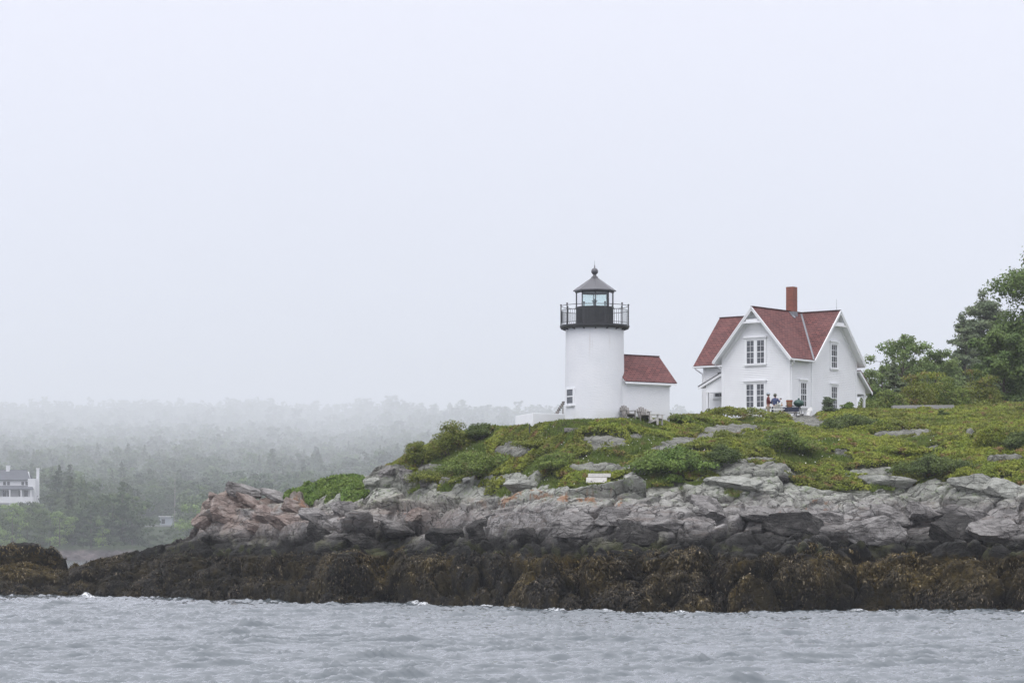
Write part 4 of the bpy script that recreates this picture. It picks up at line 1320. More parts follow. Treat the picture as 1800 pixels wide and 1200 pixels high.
def scatter_weed():
    rg = rs(17)
    n = 260000
    px = rg.uniform(-60, 1860, n)
    Y = yw_of(px) + rg.uniform(-0.6, 11.5, n)
    def pos(p, y):
        zz = land(p, y)[0]
        return np.stack([(p - 900) / F * y, y + DISP[0], zz + DISP[1]], -1)
    P0 = pos(px, Y)
    X = P0[:, 0]
    lim = 2.75 + 0.9 * sstep(-36, -26, X) * 0 + 0.8 * (1 - sstep(-31, -27, X)) + 0.9 * fbm(X / 2.2, Y / 2.0, 19, 3)
    ok = (P0[:, 2] > -0.1) & (P0[:, 2] < lim) & (rg.rand(n) < 0.06 + 0.94 * sstep(-0.06, 0.20, fbm(X / 1.5, Y / 1.2, 29, 3) + 0.10 * (P0[:, 2] - 1.2)))
    px, Y, P0 = px[ok], Y[ok], P0[ok]
    X = P0[:, 0]
    e = 0.12
    A_ = pos(px + e * F / Y, Y) - P0
    B_ = pos(px, Y + e) - P0
    N = np.cross(A_, B_); N /= np.linalg.norm(N, axis=1, keepdims=True) + 1e-9
    dn = np.array([0, -0.15, -1.0])
    D = dn - N * (N @ dn)[:, None] + rg.normal(0, 0.30, (len(X), 3))
    D /= np.linalg.norm(D, axis=1, keepdims=True)
    L = rg.uniform(0.06, 0.19, len(X))[:, None]
    wd = np.cross(N, D) * rg.uniform(0.015, 0.045, len(X))[:, None]
    p0 = P0 + N * 0.04
    p1 = p0 + D * L * 0.5 + N * 0.05
    p2 = p0 + D * L + N * 0.01 + np.array([0, 0, -0.03])
    V = np.concatenate([np.stack([p0 - wd, p0 + wd, p1 + wd, p1 - wd], 1), np.stack([p1 - wd, p1 + wd, p2 + wd * 0.4, p2 - wd * 0.4], 1)], 1)
    nn = len(X)
    V = np.stack([p0 - wd, p0 + wd, p1 + wd * 1.1, p1 - wd * 1.1, p2 + wd * 0.4, p2 - wd * 0.4], 1).reshape(-1, 3)
    b = np.arange(nn)[:, None] * 6
    Fq = np.concatenate([b + np.array([0, 1, 2, 3]), b + np.array([3, 2, 4, 5])])
    gold = gold_mask(px, X, P0[:, 1], P0[:, 2])
    gold = np.repeat(np.clip(gold, 0, 1), 6)
    tag(np_mesh("rockweed", V, Fq, M_WEED, attrs={"gold": gold}), "dark brown and golden rockweed draped over the shore rocks", kind="stuff")
scatter_weed()

# ------------------------------------------------------------------ bushes
def bush(name, label, px, py, wpx, hpx, mat, seed, leaf=0.07, n=3800, flat=0.8, Y=None, depth=0.8, cat="bush", stems=True, group=None, bare=0):
    """a shrub standing at the picture point (px, py), wpx wide and hpx high in the photograph"""
    p = at(px, py) if Y is None else on(px, Y)
    sc_ = p.y / F
    W, Hh = wpx * sc_ / 2, hpx * sc_
    rg = rs(seed)
    o = empty(name, p, 0, label, cat, group)
    blobs = []
    k = max(7, int(10 * max(1, wpx / hpx / 1.5)))
    for i in range(k):
        a, r = rg.uniform(0, 6.28), math.sqrt(rg.rand())
        x, y = W * 0.78 * r * math.cos(a), W * depth * 0.78 * r * math.sin(a)
        top = Hh * (1 - 0.55 * r * r) * rg.uniform(0.72, 1.05)
        rr = rg.uniform(0.22, 0.36) * min(W, Hh * 1.3)
        blobs.append((x, y, max(top - rr * 0.75, rr * 0.4), rr * rg.uniform(1.0, 1.5), rr * rg.uniform(1.0, 1.4), rr * rg.uniform(0.65, 0.95) * flat))
        blobs.append((x * 1.1, y * 1.1, top * 0.40, rr * 1.35, rr * 1.3, max(top * 0.40, 0.1)))
    P, N = blob_cloud(blobs, n, rg, 0.55)
    V, Fq = leaf_quads(P, N, leaf, rg, 0.55, 0.6)
    np_mesh("foliage", V, Fq, mat, o)
    if stems:
        m = MB()
        for i in range(9 + bare):
            b = blobs[int(rg.randint(len(blobs)) // 2 * 2)]
            p0 = Vector((b[0] * 0.25, b[1] * 0.25, -0.1)); p2 = Vector((b[0], b[1], b[2] + (b[5] * 1.1 if i < bare else 0)))
            p1 = (p0 + p2) / 2 + Vector((rg.normal(0, 0.06), rg.normal(0, 0.06), 0.05))
            m.path([p0, p1, p2], [0.035, 0.024, 0.010], 5)
        m.build("stems", M_PALEBARK if bare else M_BARK, o)
    return o

BUSHES = [
    ("shrub", "dark olive shrub on the skyline at the far left end of the slope", 735, 822, 78, 52, M_OLIVE, 1, 0.06, 3800),
    ("shrub", "tall brownish olive shrub on the skyline left of the low white platform", 795, 800, 100, 62, M_OLIVE, 2, 0.06, 5200),
    ("shrub", "dark shrub on the skyline nearest to the left end of the white platform", 852, 770, 84, 34, M_DARKLEAF, 3, 0.06, 4600),
    ("shrub", "broad mid green shrub low on the left slope above the ledges", 845, 836, 160, 52, M_GREEN, 4, 0.065, 7500),
    ("shrub", "small olive shrub among grey boulders below the skyline shrubs", 755, 850, 84, 30, M_OLIVE, 5, 0.055, 3000),
    ("shrub", "rounded green shrub left of the grey plank bench", 985, 824, 92, 36, M_GREEN, 6, 0.06, 4600),
    ("juniper_bush", "flat spreading juniper above the rounded shrub left of the bench", 945, 788, 110, 24, M_OLIVE, 7, 0.06, 3600),
    ("shrub", "large bright green shrub right of the grey plank bench", 1190, 832, 165, 52, M_BRIGHT, 8, 0.08, 7500),
    ("shrub", "small bright green shrub on the ledge in front of the large bright shrub", 1184, 848, 34, 20, M_BRIGHT, 9, 0.06, 1300),
    ("shrub", "darker green shrub joining the right side of the large bright shrub", 1268, 815, 80, 36, M_DARKLEAF, 10, 0.065, 3600),
    ("shrub", "rounded green shrub with bare stems below the house people", 1380, 796, 112, 50, M_GREEN, 11, 0.065, 6000),
    ("juniper_bush", "dark spreading juniper with bare branches below the right gable", 1498, 758, 140, 36, M_DARKLEAF, 12, 0.065, 6200),
    ("shrub", "golden green conical shrub standing alone on the right slope", 1742, 790, 74, 50, M_GOLD, 13, 0.06, 4200),
    ("shrub", "long dark green shrub above the ledges on the right slope", 1650, 834, 190, 40, M_DARKLEAF, 14, 0.065, 8000),
    ("shrub", "leafy light green shrub beside the end wall of the brick annex", 1190, 744, 62, 24, M_GREEN, 15, 0.07, 2200),
    ("shrub", "yellowish shrub above the long dark shrub on the right slope", 1590, 800, 90, 26, M_GOLD, 16, 0.06, 3400),
    ("shrub", "small green sapling on the slope below the grey stone wall", 1657, 735, 22, 18, M_DARKLEAF, 17, 0.06, 900),
    ("shrub", "tiny yellow green shrub tucked in the ledge right of the long dark shrub", 1700, 846, 66, 24, M_GOLD, 18, 0.06, 2200),
    ("shrub", "small green shrub on the ledge left of the plank bench", 990, 858, 40, 16, M_GOLD, 19, 0.05, 1100),
    ("shrub", "green shrub cut by the right edge of the slope", 1800, 790, 70, 44, M_DARKLEAF, 20, 0.065, 3200),
]
for b in BUSHES:
    bush(b[0], b[1], b[2], b[3], b[4], b[5], b[6], b[7], b[8], int(b[9] * 1.5), bare=4 if "bare" in b[1] else 0)
bush("shrub", "light green shrub against the foot of the right gable wall", 1490, 726, 40, 26, M_BRIGHT, 31, 0.07, 1600, Y=178.6)
bush("shrub", "small green shrub at the foot of the left porch", 1262, 733, 34, 24, M_GREEN, 32, 0.06, 1500, Y=177.0)
for i, (px, Y, wpx, hpx, mt, lab) in enumerate((
        (1560, 186, 96, 52, M_GREEN, "low green thicket shrub right behind the rear porch"),
        (1612, 188, 104, 84, M_OLIVE, "olive thicket shrub above the left end of the grey stone wall"),
        (1672, 189, 96, 78, M_GREEN, "green thicket shrub above the right end of the grey stone wall"),
        (1715, 192, 96, 92, M_OLIVE, "dark olive thicket shrub left of the big broadleaf tree"),
        (1640, 194, 110, 96, M_GOLD, "golden green thicket shrub behind the two shrubs over the stone wall"),
        (1530, 192, 60, 72, M_TREE, "leafy green shrub seen through the rear porch posts"))):
    bush("thicket_shrub", lab, px, 0, wpx, hpx, mt, 40 + i, 0.075, 7000, Y=Y, bare=3)

# ------------------------------------------------------------------ trees
def tree(name, label, px, Y, hpx, wpx, mat, seed, leaf=0.12, n=16000, kind="broad", bark=None, base=0.12, cat="tree", group=None, airy=0.0, z0=None, nb=None):
    p = on(px, Y) if z0 is None else Vector(((px - 900) / F * Y, Y, z0))
    Hh = CZ + (HY - hpx) * Y / F - p.z
    W = wpx * Y / F / 2
    rg = rs(seed)
    o = empty(name, p, 0, label, cat, group)
    m = MB()
    tr = max(0.05, 0.022 * Hh)
    lean = Vector((rg.normal(0, 0.03), rg.normal(0, 0.03), 1))
    pts = [Vector((lean.x * Hh * f + rg.normal(0, 0.012 * Hh) * (f > 0), lean.y * Hh * f + rg.normal(0, 0.012 * Hh) * (f > 0), Hh * f)) for f in (0, 0.2, 0.4, 0.6, 0.8, 0.97)]
    pts[0].z = -0.4
    m.path(pts, [tr * f for f in (1.25, 0.9, 0.72, 0.5, 0.3, 0.08)], 8)
    def tpos(f):
        i = min(int(f * 5), 4)
        return pts[i].lerp(pts[i + 1], f * 5 - i)
    blobs = []
    nb = nb or (26 if kind == "broad" else 30)
    for i in range(nb):
        f = base + (1 - base) * (i + rg.rand()) / nb
        a = i * 2.4 + rg.normal(0, 0.4)
        if kind == "broad":
            prof = math.sin(math.pi * min(1, (f - base * 0.6) / (1.06 - base * 0.6))) ** 0.65
        else:
            prof = (1.04 - f) ** 0.55 * (0.65 + 0.6 * rg.rand())
        ln = W * prof * rg.uniform(0.55, 1.05)
        st = tpos(f * 0.92)
        up = rg.uniform(0.15, 0.5) if kind == "broad" else rg.uniform(0.0, 0.22)
        en = st + Vector((math.cos(a) * ln, math.sin(a) * ln, ln * up))
        md = (st + en) / 2 + Vector((0, 0, ln * 0.07))
        r0 = tr * (0.45 - 0.3 * f)
        m.path([st, md, en], [max(r0, 0.02), max(r0 * 0.6, 0.014), 0.010], 5)
        if kind == "broad":
            for q, k in ((1.0, 1.0), (0.62, 0.85)):
                c = st.lerp(en, q)
                rr = Hh * 0.075 * rg.uniform(0.75, 1.3) * k * (1 - 0.3 * airy)
                blobs.append((c.x + rg.normal(0, 0.3 * rr), c.y + rg.normal(0, 0.3 * rr), c.z + 0.25 * rr, rr * 1.25, rr * 1.25, rr * 0.85))
        else:
            for q in (1.0, 0.7, 0.42):
                c = st.lerp(en, q)
                rr = max(0.14, W * 0.26 * (1.1 - 0.55 * f)) * rg.uniform(0.8, 1.25)
                blobs.append((c.x, c.y, c.z + 0.1 * rr, rr * 1.25, rr * 1.25, rr * 0.5))
    top = pts[-1]
    blobs.append((top.x, top.y, top.z - 0.02 * Hh, Hh * 0.035, Hh * 0.035, Hh * 0.05))
    m.build("trunk", bark or M_BARK, o)
    P, N = blob_cloud(blobs, n, rg, 0.85 if airy else 0.7, 0.35, 0.6)
    V, Fq = leaf_quads(P, N, leaf, rg, 0.55, 0.55)
    np_mesh("crown", V, Fq, mat, o)
    return o

tree("broadleaf_tree", "tall dark broadleaf tree with ragged top at the right edge of the view", 1834, 206, 418, 168, M_TREE, 101, 0.13, 44000, base=0.04, nb=60)
tree("broadleaf_tree", "bushy mid green broadleaf tree in front of the tall dark tree", 1762, 200, 588, 130, M_TREE, 102, 0.12, 22000, base=0.03, nb=34)
tree("pine_tree", "tall grey green pine fading into the fog behind the broadleaf trees", 1735, 285, 506, 190, M_PINE, 103, 0.15, 48000, kind="pine", base=0.08, nb=46)
tree("pine_tree", "second grey green pine standing left of the tall foggy pine", 1698, 275, 548, 120, M_PINE, 104, 0.15, 30000, kind="pine", base=0.08, nb=36)
tree("broadleaf_tree", "airy light green tree right of the house with sky showing through its top", 1588, 225, 585, 112, M_TREELIGHT, 105, 0.12, 7500, base=0.12, airy=1.0, nb=46)
tree("broadleaf_tree", "rounded green tree between the airy tree and the foggy pines", 1636, 230, 612, 80, M_TREELIGHT, 106, 0.12, 6500, base=0.1, nb=34, airy=0.8)
tree("pine_tree", "young dark green pine right of the rear porch", 1571, 193, 632, 50, M_PINE, 107, 0.10, 8000, kind="pine", base=0.04, nb=30)
tree("broadleaf_tree", "light yellow green tree behind the bushy mid green tree", 1775, 235, 560, 90, M_TREELIGHT, 108, 0.13, 14000, base=0.06, nb=30)
tree("broadleaf_tree", "hazy pale green tree filling the gap left of the foggy pines", 1655, 270, 632, 110, M_TREELIGHT, 111, 0.15, 12000, base=0.05, nb=34)
tree("broadleaf_tree", "hazy green tree close behind the young dark pine", 1600, 265, 640, 130, M_TREELIGHT, 112, 0.15, 12000, base=0.05, nb=34)
tree("broadleaf_tree", "thin pale green tree close behind the rear porch of the house", 1552, 222, 640, 60, M_TREELIGHT, 109, 0.11, 5000, base=0.1, airy=0.6, nb=20)
tree("pine_tree", "small dark pine standing before the right gable of the house", 1456, 176.2, 697, 36, M_PINE, 110, 0.055, 5200, kind="pine", base=0.0, nb=26)

# ------------------------------------------------------------------ the far wood
M_FAR = leaf_mat("far_leaf", (0.036, 0.062, 0.022), (0.072, 0.108, 0.032), None, 0.02, 0.15, tone=True, spread=0.10)
M_FARLIGHT = leaf_mat("far_leaf_light", (0.13, 0.20, 0.050), (0.18, 0.26, 0.065), None, 0.05, 0.15, spread=0.2)
def far_template(n, seed, kind):
    """leaves of a unit-high tree"""
    rg = rs(seed)
    blobs = []
    if kind == "broad":
        for i in range(22):
            f = rg.uniform(0.12, 0.95); a = rg.uniform(0, 6.28)
            pr = 0.30 * math.sin(math.pi * min(1, f / 1.08)) ** 0.6 * rg.uniform(0.5, 1.05)
            r = rg.uniform(0.07, 0.13)
            blobs.append((pr * math.cos(a), pr * math.sin(a), f - 0.04, r * 1.2, r * 1.2, r * 0.8))
    else:
        for i in range(26):
            f = (i + 0.5) / 26 * 0.9 + 0.08; a = i * 2.4
            pr = 0.26 * (1.02 - f) * rg.uniform(0.5, 1.1)
            r = 0.035 + 0.09 * (1 - f)
            blobs.append((pr * math.cos(a), pr * math.sin(a), f, r * 1.2, r * 1.2, r * 0.5))
        blobs.append((0, 0, 0.95, 0.02, 0.02, 0.05))
    P, N = blob_cloud(blobs, n, rg, 0.7, 0.35, 0.6)
    return leaf_quads(P, N, 0.55 / math.sqrt(n) * (1.45 if n > 500 else 1.6), rg, 0.75, 0.22)[0]

def far_wood():
    rg = rs(71)
    lods = [(600, 960, 1900, 1150), (220, 1900, 3800, 1500), (90, 3800, 11600, 4600)]
    VV, TT = [], []
    for n, y0, y1, cnt in lods:
        tm = [far_template(n, 300 + k, "broad" if k < 7 else "conifer") for k in range(8)]
        px = rg.uniform(-120, 1420, cnt * 2)
        u = rg.rand(cnt * 2)
        Y = y0 * (y1 / y0) ** u
        if y0 > 2000:
            Y[:420] = rg.uniform(10300, 11400, 420)
            px[:420] = rg.uniform(-60, 1300, 420)
        ok = (Y < 11500) & (px < 1420)
        # clearings for the white house, the shed and the edge of the shore
        ok &= ~((px < 100) & (Y > 1140) & (Y < 1420)) & ~((px > 235) & (px < 330) & (Y > 1000) & (Y < 1400)) & (Y > 1000)
        ok &= ~((Y < 1500) & (px > 640))
        px, Y = px[ok][:cnt], Y[ok][:cnt]
        z = hill_z(px, Y)
        kk = rg.randint(0, 8 if y0 < 3000 else 7, len(px))
        hgt = np.clip(rg.normal(15, 4, len(px)), 8, 26) * (1 + 1.1 * sstep(1800, 10500, Y)) * np.where(kk >= 7, 1.18, 1.0) * np.where((px < 110) & (Y < 1150), 0.55, 1) * np.where((px > 225) & (px < 335) & (Y < 1010), 0.4, 1)
        for t in range(8):
            q = np.where(kk == t)[0]
            if not len(q): continue
            a = rg.uniform(0, 6.28, len(q))
            wf = rg.uniform(0.85, 1.5, len(q)) * hgt[q] * (1.0 if t < 7 else 0.8)
            ca, sa = np.cos(a)[:, None], np.sin(a)[:, None]
            M = tm[t]
            vx = (M[None, :, 0] * ca - M[None, :, 1] * sa) * wf[:, None] + ((px[q] - 900) / F * Y[q])[:, None]
            vy = (M[None, :, 0] * sa + M[None, :, 1] * ca) * wf[:, None] + Y[q][:, None]
            vz = M[None, :, 2] * hgt[q][:, None] + z[q][:, None] - 0.6
            VV.append(np.stack([vx, vy, vz], -1).reshape(-1, 3))
            TT.append(np.repeat(rg.uniform(0, 1, len(q)) * (1.0 if t < 7 else 0.55), M.shape[0]))
    V = np.concatenate(VV)
    o = np_mesh("far_forest", V, np.arange(len(V)).reshape(-1, 4), M_FAR, attrs={"tone": np.concatenate(TT)})
    tag(o, "dense far forest covering the foggy hillside across the water", kind="stuff")
far_wood()

def shore_trees():
    """the front row on the far shore, each a tree of its own"""
    rg = rs(83)
    protos = {}
    def place(px, Y, hpx, kind, mat, label, group=None, wf=1.0, seed=0):
        z = float(hill_z(np.array([float(px)]), np.array([float(Y)]))[0])
        Hh = hpx * Y / F
        o = empty("shore_tree", ((px - 900) / F * Y, Y, z - 0.3), rg.uniform(0, 6.28), label, "tree", group)
        o.scale = (Hh * wf, Hh * wf, Hh)
        key = (kind, mat.name, seed % 4)
        if key not in protos:
            V = far_template(1500, 500 + seed % 4 + (10 if kind != "broad" else 0), kind)
            c = np_mesh("crown", V, np.arange(len(V)).reshape(-1, 4), mat, o, attrs={"tone": np.full(len(V), 0.35 + 0.12 * (seed % 4))})
            t = MB(); t.tube((0, 0, -0.03), (0, 0, 0.8), 0.016, 0.004, 6)
            k = t.build("trunk", M_BARK, o)
            protos[key] = (c, k)
        else:
            for src in protos[key]:
                d = src.copy(); COL.objects.link(d); d.parent = o
    for i, (px, Y, h, wf, lab) in enumerate((
            (22, 974, 84, 1.0, "pale yellow green tree on the far shore below the white house"),
            (105, 972, 76, 1.1, "pale green rounded tree second from the left on the far shore"),
            (180, 971, 56, 0.8, "small bright yellow green tree on the far shore left of the rocky point"),
            (334, 973, 84, 1.0, "bright yellow green tree on the far shore beside the grey shed"))):
        place(px, Y, h, "broad", M_FARLIGHT, lab, None, wf, 60 + i)
    for i, (px, h, k) in enumerate(((-40, 70, 0), (-12, 84, 0), (48, 66, 0), (72, 74, 0), (88, 60, 0), (128, 84, 0), (146, 72, 0), (160, 96, 1), (198, 100, 0), (215, 122, 1), (232, 84, 0), (262, 40, 0), (286, 36, 0), (310, 48, 0), (352, 80, 0), (372, 90, 1), (398, 84, 0), (425, 80, 0), (452, 92, 1), (490, 84, 0), (530, 80, 0))):
        place(px, 978 + rg.uniform(-6, 16), h, "conifer" if k else "broad", M_FAR, "dark green tree in the front row of the wood on the far shore", "front row of trees on the far shore", 1.15, i)
shore_trees()

# ------------------------------------------------------------------ far buildings
M_FARWHITE = plain("far_white_wall", (0.66, 0.66, 0.68), 0.7, 0.05, 0.5)
M_FARROOF = plain("far_grey_roof", (0.09, 0.095, 0.11), 0.8, 0.15, 0.6)
def far_house():
    Y = 1205.0
    k = Y / F
    X = lambda px: (px - 30) * k
    Z = lambda py: (HY - py) * k + CZ
    z0 = Z(882)
    o = empty("shore_mansion", ((30 - 900) * k, Y, z0), 0, "large white house with grey roofs, porch and two white chimneys on the far shore", "house")
    z = lambda py: Z(py) - z0
    m = MB(); m.box(X(-70), X(52), 0, 9, -8, z(842)); m.box(X(50), X(63), -1.5, 7, -8, z(841))
    m.prism([(X(-70), 0.2, z(842)), (X(-70), 8.8, z(842)), (X(-70), 4.5, z(828))], (X(48) - X(-70), 0, 0))
    m.build("wall", M_FARWHITE, o)
    m = MB()
    for s, a, b in ((0, -0.9, 4.6), (1, 9.9, 4.4)):
        m.prism([(X(-74), a, z(844)), (X(54), a, z(844)), (X(44), b, z(826)), (X(-74), b, z(826))], (0, 0, 0.35))
    m.build("roof", M_FARROOF, o)
    m = MB(); m.prism([(X(-74), -4.2, z(860.5)), (X(62), -4.2, z(860.5)), (X(56), 0.1, z(854)), (X(-74), 0.1, z(854))], (0, 0, 0.3))
    pr = m.build("porch_roof", M_FARROOF, o)
    m = MB()
    for px in (-60, -40, -20, 0, 20, 40, 57):
        m.box(X(px) - 0.3, X(px) + 0.3, -4.0, -3.4, -6, z(860.5))
    m.box(X(-70), X(62), -4.05, -3.5, z(884), z(873))
    m.build("porch_post", M_FARWHITE, pr)
    for px in (-52, -30, -8, 8, 15, 40, 47):
        m = MB(); m.box(X(px) - 0.85, X(px) + 0.85, -0.07, 0.05, z(853), z(845.5))
        w_ = m.build("window", M_FARWHITE, o)
        m = MB(); m.box(X(px) - 0.6, X(px) + 0.6, -0.1, 0.0, z(852.3), z(846.2))
        m.build("pane", M_PANE2, w_)
    for px in (-46, -26, -4, 8, 16, 36, 46):
        m = MB(); m.box(X(px) - 0.75, X(px) + 0.75, -0.07, 0.05, z(872), z(861.5))
        m.build("window", M_PANE2, o)
    for px, a, b, w2, y in ((11, 818, 845, 3.2, 4.5), (64.5, 823, 885, 2.2, 3.0)):
        m = MB(); m.box(X(px) - w2 * k, X(px) + w2 * k, y - 0.9, y + 0.9, z(b), z(a))
        m.box(X(px) - w2 * k - 0.12, X(px) + w2 * k + 0.12, y - 1.02, y + 1.02, z(a), z(a) + 0.3)
        m.build("chimney", M_FARWHITE, o)
far_house()

def far_shed():
    Y = 1352.0
    k = Y / F
    X = lambda px: (px - 285) * k
    Z = lambda py: (HY - py) * k + CZ
    z0 = Z(925)
    o = empty("boat_shed", ((285 - 900) * k, Y, z0), 0, "small grey shed with a flat roof and long deck on the far shore", "shed")
    z = lambda py: Z(py) - z0
    g = plain("far_grey_paint", (0.30, 0.33, 0.36), 0.8)
    m = MB(); m.box(X(281), X(303), 0, 5, -3, z(908)); m.build("wall", g, o)
    m = MB(); m.box(X(279), X(306), -0.6, 5.6, z(908), z(906.5)); m.build("roof", M_FARWHITE, o)
    m = MB(); m.box(X(284), X(290), -0.1, 0.02, z(920), z(912)); m.build("door", M_PANE2, o)
    m = MB(); m.box(X(257), X(303), -3.5, -0.12, z(924.5), z(922.5))
    for px in (258, 268, 279, 292, 302): m.box(X(px) - 0.15, X(px) + 0.15, -3.4, -3.1, -5, z(924.5))
    m.build("deck", plain("far_deck", (0.27, 0.27, 0.28), 0.8), o)
far_shed()
tb = Vector(((307 - 900) / F * 1300, 1300, float(hill_z(np.array([307.0]), np.array([1300.0]))[0])))
m = MB(); m.tube(tb - Vector((0, 0, 2)), tb + Vector((0.2, 0, 27)), 0.28, 0.10)
tag(m.build("bare_pole", M_PALEBARK), "thin pale bare pole rising from the foggy wood above the shed", "pole")

# ------------------------------------------------------------------ loose boulders
from mathutils import noise as mnoise
def boulder_mat(kind):
    m = NT("boulder_" + kind)
    P = m.g.outputs["Position"]
    mid = m.noise(1.6, 6, 0.65, P, 0.5)
    fine = m.noise(8.0, 5, 0.7, P)
    st = m.noise(1.2, 5, 0.65, m.mapping((0.7, 1, 4.5), (0.4, 0.3, 0.2), P), 0.7)
    A = {"black": ((0.016, 0.016, 0.016), (0.045, 0.042, 0.040), (0.12, 0.115, 0.108)), "grey": ((0.12, 0.114, 0.108), (0.27, 0.256, 0.246), (0.41, 0.395, 0.38)),
         "pale": ((0.22, 0.225, 0.20), (0.38, 0.385, 0.345), (0.50, 0.50, 0.46)), "white": ((0.50, 0.49, 0.46), (0.64, 0.63, 0.60), (0.74, 0.73, 0.70)),
         "pink": ((0.15, 0.105, 0.09), (0.31, 0.25, 0.22), (0.46, 0.40, 0.365)), "weed": ((0.016, 0.012, 0.008), (0.040, 0.029, 0.014), (0.11, 0.08, 0.035))}[kind]
    c = m.ramp(mid, [(0.3, A[0]), (0.5, A[1]), (0.72, A[2])])
    c = m.mix(m.rng(fine, 0.60, 0.74, 0, 0.5), c, A[2])
    c = m.mix(m.rng(st, 0.56, 0.7, 0, 0.6), c, A[0])
    spk = m.noise(16.0, 4, 0.75, P)
    c = m.mix(m.rng(spk, 0.55, 0.72, 0, 0.5), c, tuple(min(0.8, x * 1.35) for x in A[2]))
    c = m.mix(m.rng(spk, 0.45, 0.30, 0, 0.6), c, tuple(x * 0.5 for x in A[0]))
    sc3 = m.n("ShaderNodeVectorMath", operation='SCALE'); sc3.inputs["Scale"].default_value = 2.0
    nv = m.n("ShaderNodeTexNoise"); nv.inputs["Scale"].default_value = 0.8; nv.inputs["Detail"].default_value = 4
    m.l(P, nv.inputs["Vector"]); m.l(nv.outputs["Color"], sc3.inputs[0])
    wv = m.n("ShaderNodeVectorMath", operation='ADD')
    m.l(m.mapping((0.6, 0.8, 1.9), (0.15, 0.5, 0.2), P), wv.inputs[0]); m.l(sc3.outputs[0], wv.inputs[1])
    jt = m.rng(m.voro(0.9, 'DISTANCE_TO_EDGE', wv.outputs[0]), 0.012, 0.05)
    c = m.mix(m.math('MULTIPLY', m.math('SUBTRACT', 1.0, jt), 0.4), c, tuple(x * 0.35 for x in A[0]))
    b = m.bump(m.math('ADD', m.math('ADD', st, m.noise(3.0, 8, 0.72, P)), m.math('MULTIPLY', jt, 0.3)), 0.24, 1.0)
    return m.done(c, 0.88, m.bump(fine, 0.04, 0.8, b), 0.2)
BM = {k: boulder_mat(k) for k in ("black", "grey", "pale", "white", "pink", "weed")}

def boulder(px, py, w, h, d, kind, label, seed, rot=None, cuts=14, sink=0.3, Y=None, tilt=0.2):
    p = at(px, py) if Y is None else on(px, Y)
    rg = rs(seed)
    import bmesh
    bm = bmesh.new()
    bmesh.ops.create_icosphere(bm, subdivisions=5, radius=1.0)
    V = np.array([v.co[:] for v in bm.verts])
    V = np.sign(V) * np.abs(V) ** 0.52
    V /= np.abs(V).max()
    for i in range(cuts):
        n = sph(1, rg)[0]
        dist = rg.uniform(0.55, 0.95)
        o = np.clip(V @ n - dist, 0, None)
        V = V - o[:, None] * n * 0.96
    nz = np.array([mnoise.fractal(Vector(v) * 2.1 + Vector((seed * 3.1, 0, 0)), 0.8, 2.1, 5) for v in V])
    ln = V / np.linalg.norm(V, axis=1, keepdims=True)
    V = V + ln * nz[:, None] * 0.085
    V /= np.abs(V).max(axis=0)
    V *= np.array([w / 2, d / 2, h / 2])
    for v, c in zip(bm.verts, V): v.co = c
    me = bpy.data.meshes.new("boulder")
    bm.to_mesh(me); bm.free()
    o = link_mesh("boulder", me, BM[kind])
    o.location = (p.x, p.y + d * 0.12, p.z + h * (0.5 - sink))
    o.rotation_euler = (rg.normal(0, tilt), rg.normal(0, tilt) if rot is None else rot, rg.uniform(-0.5, 0.5))
    return tag(o, label, "boulder")

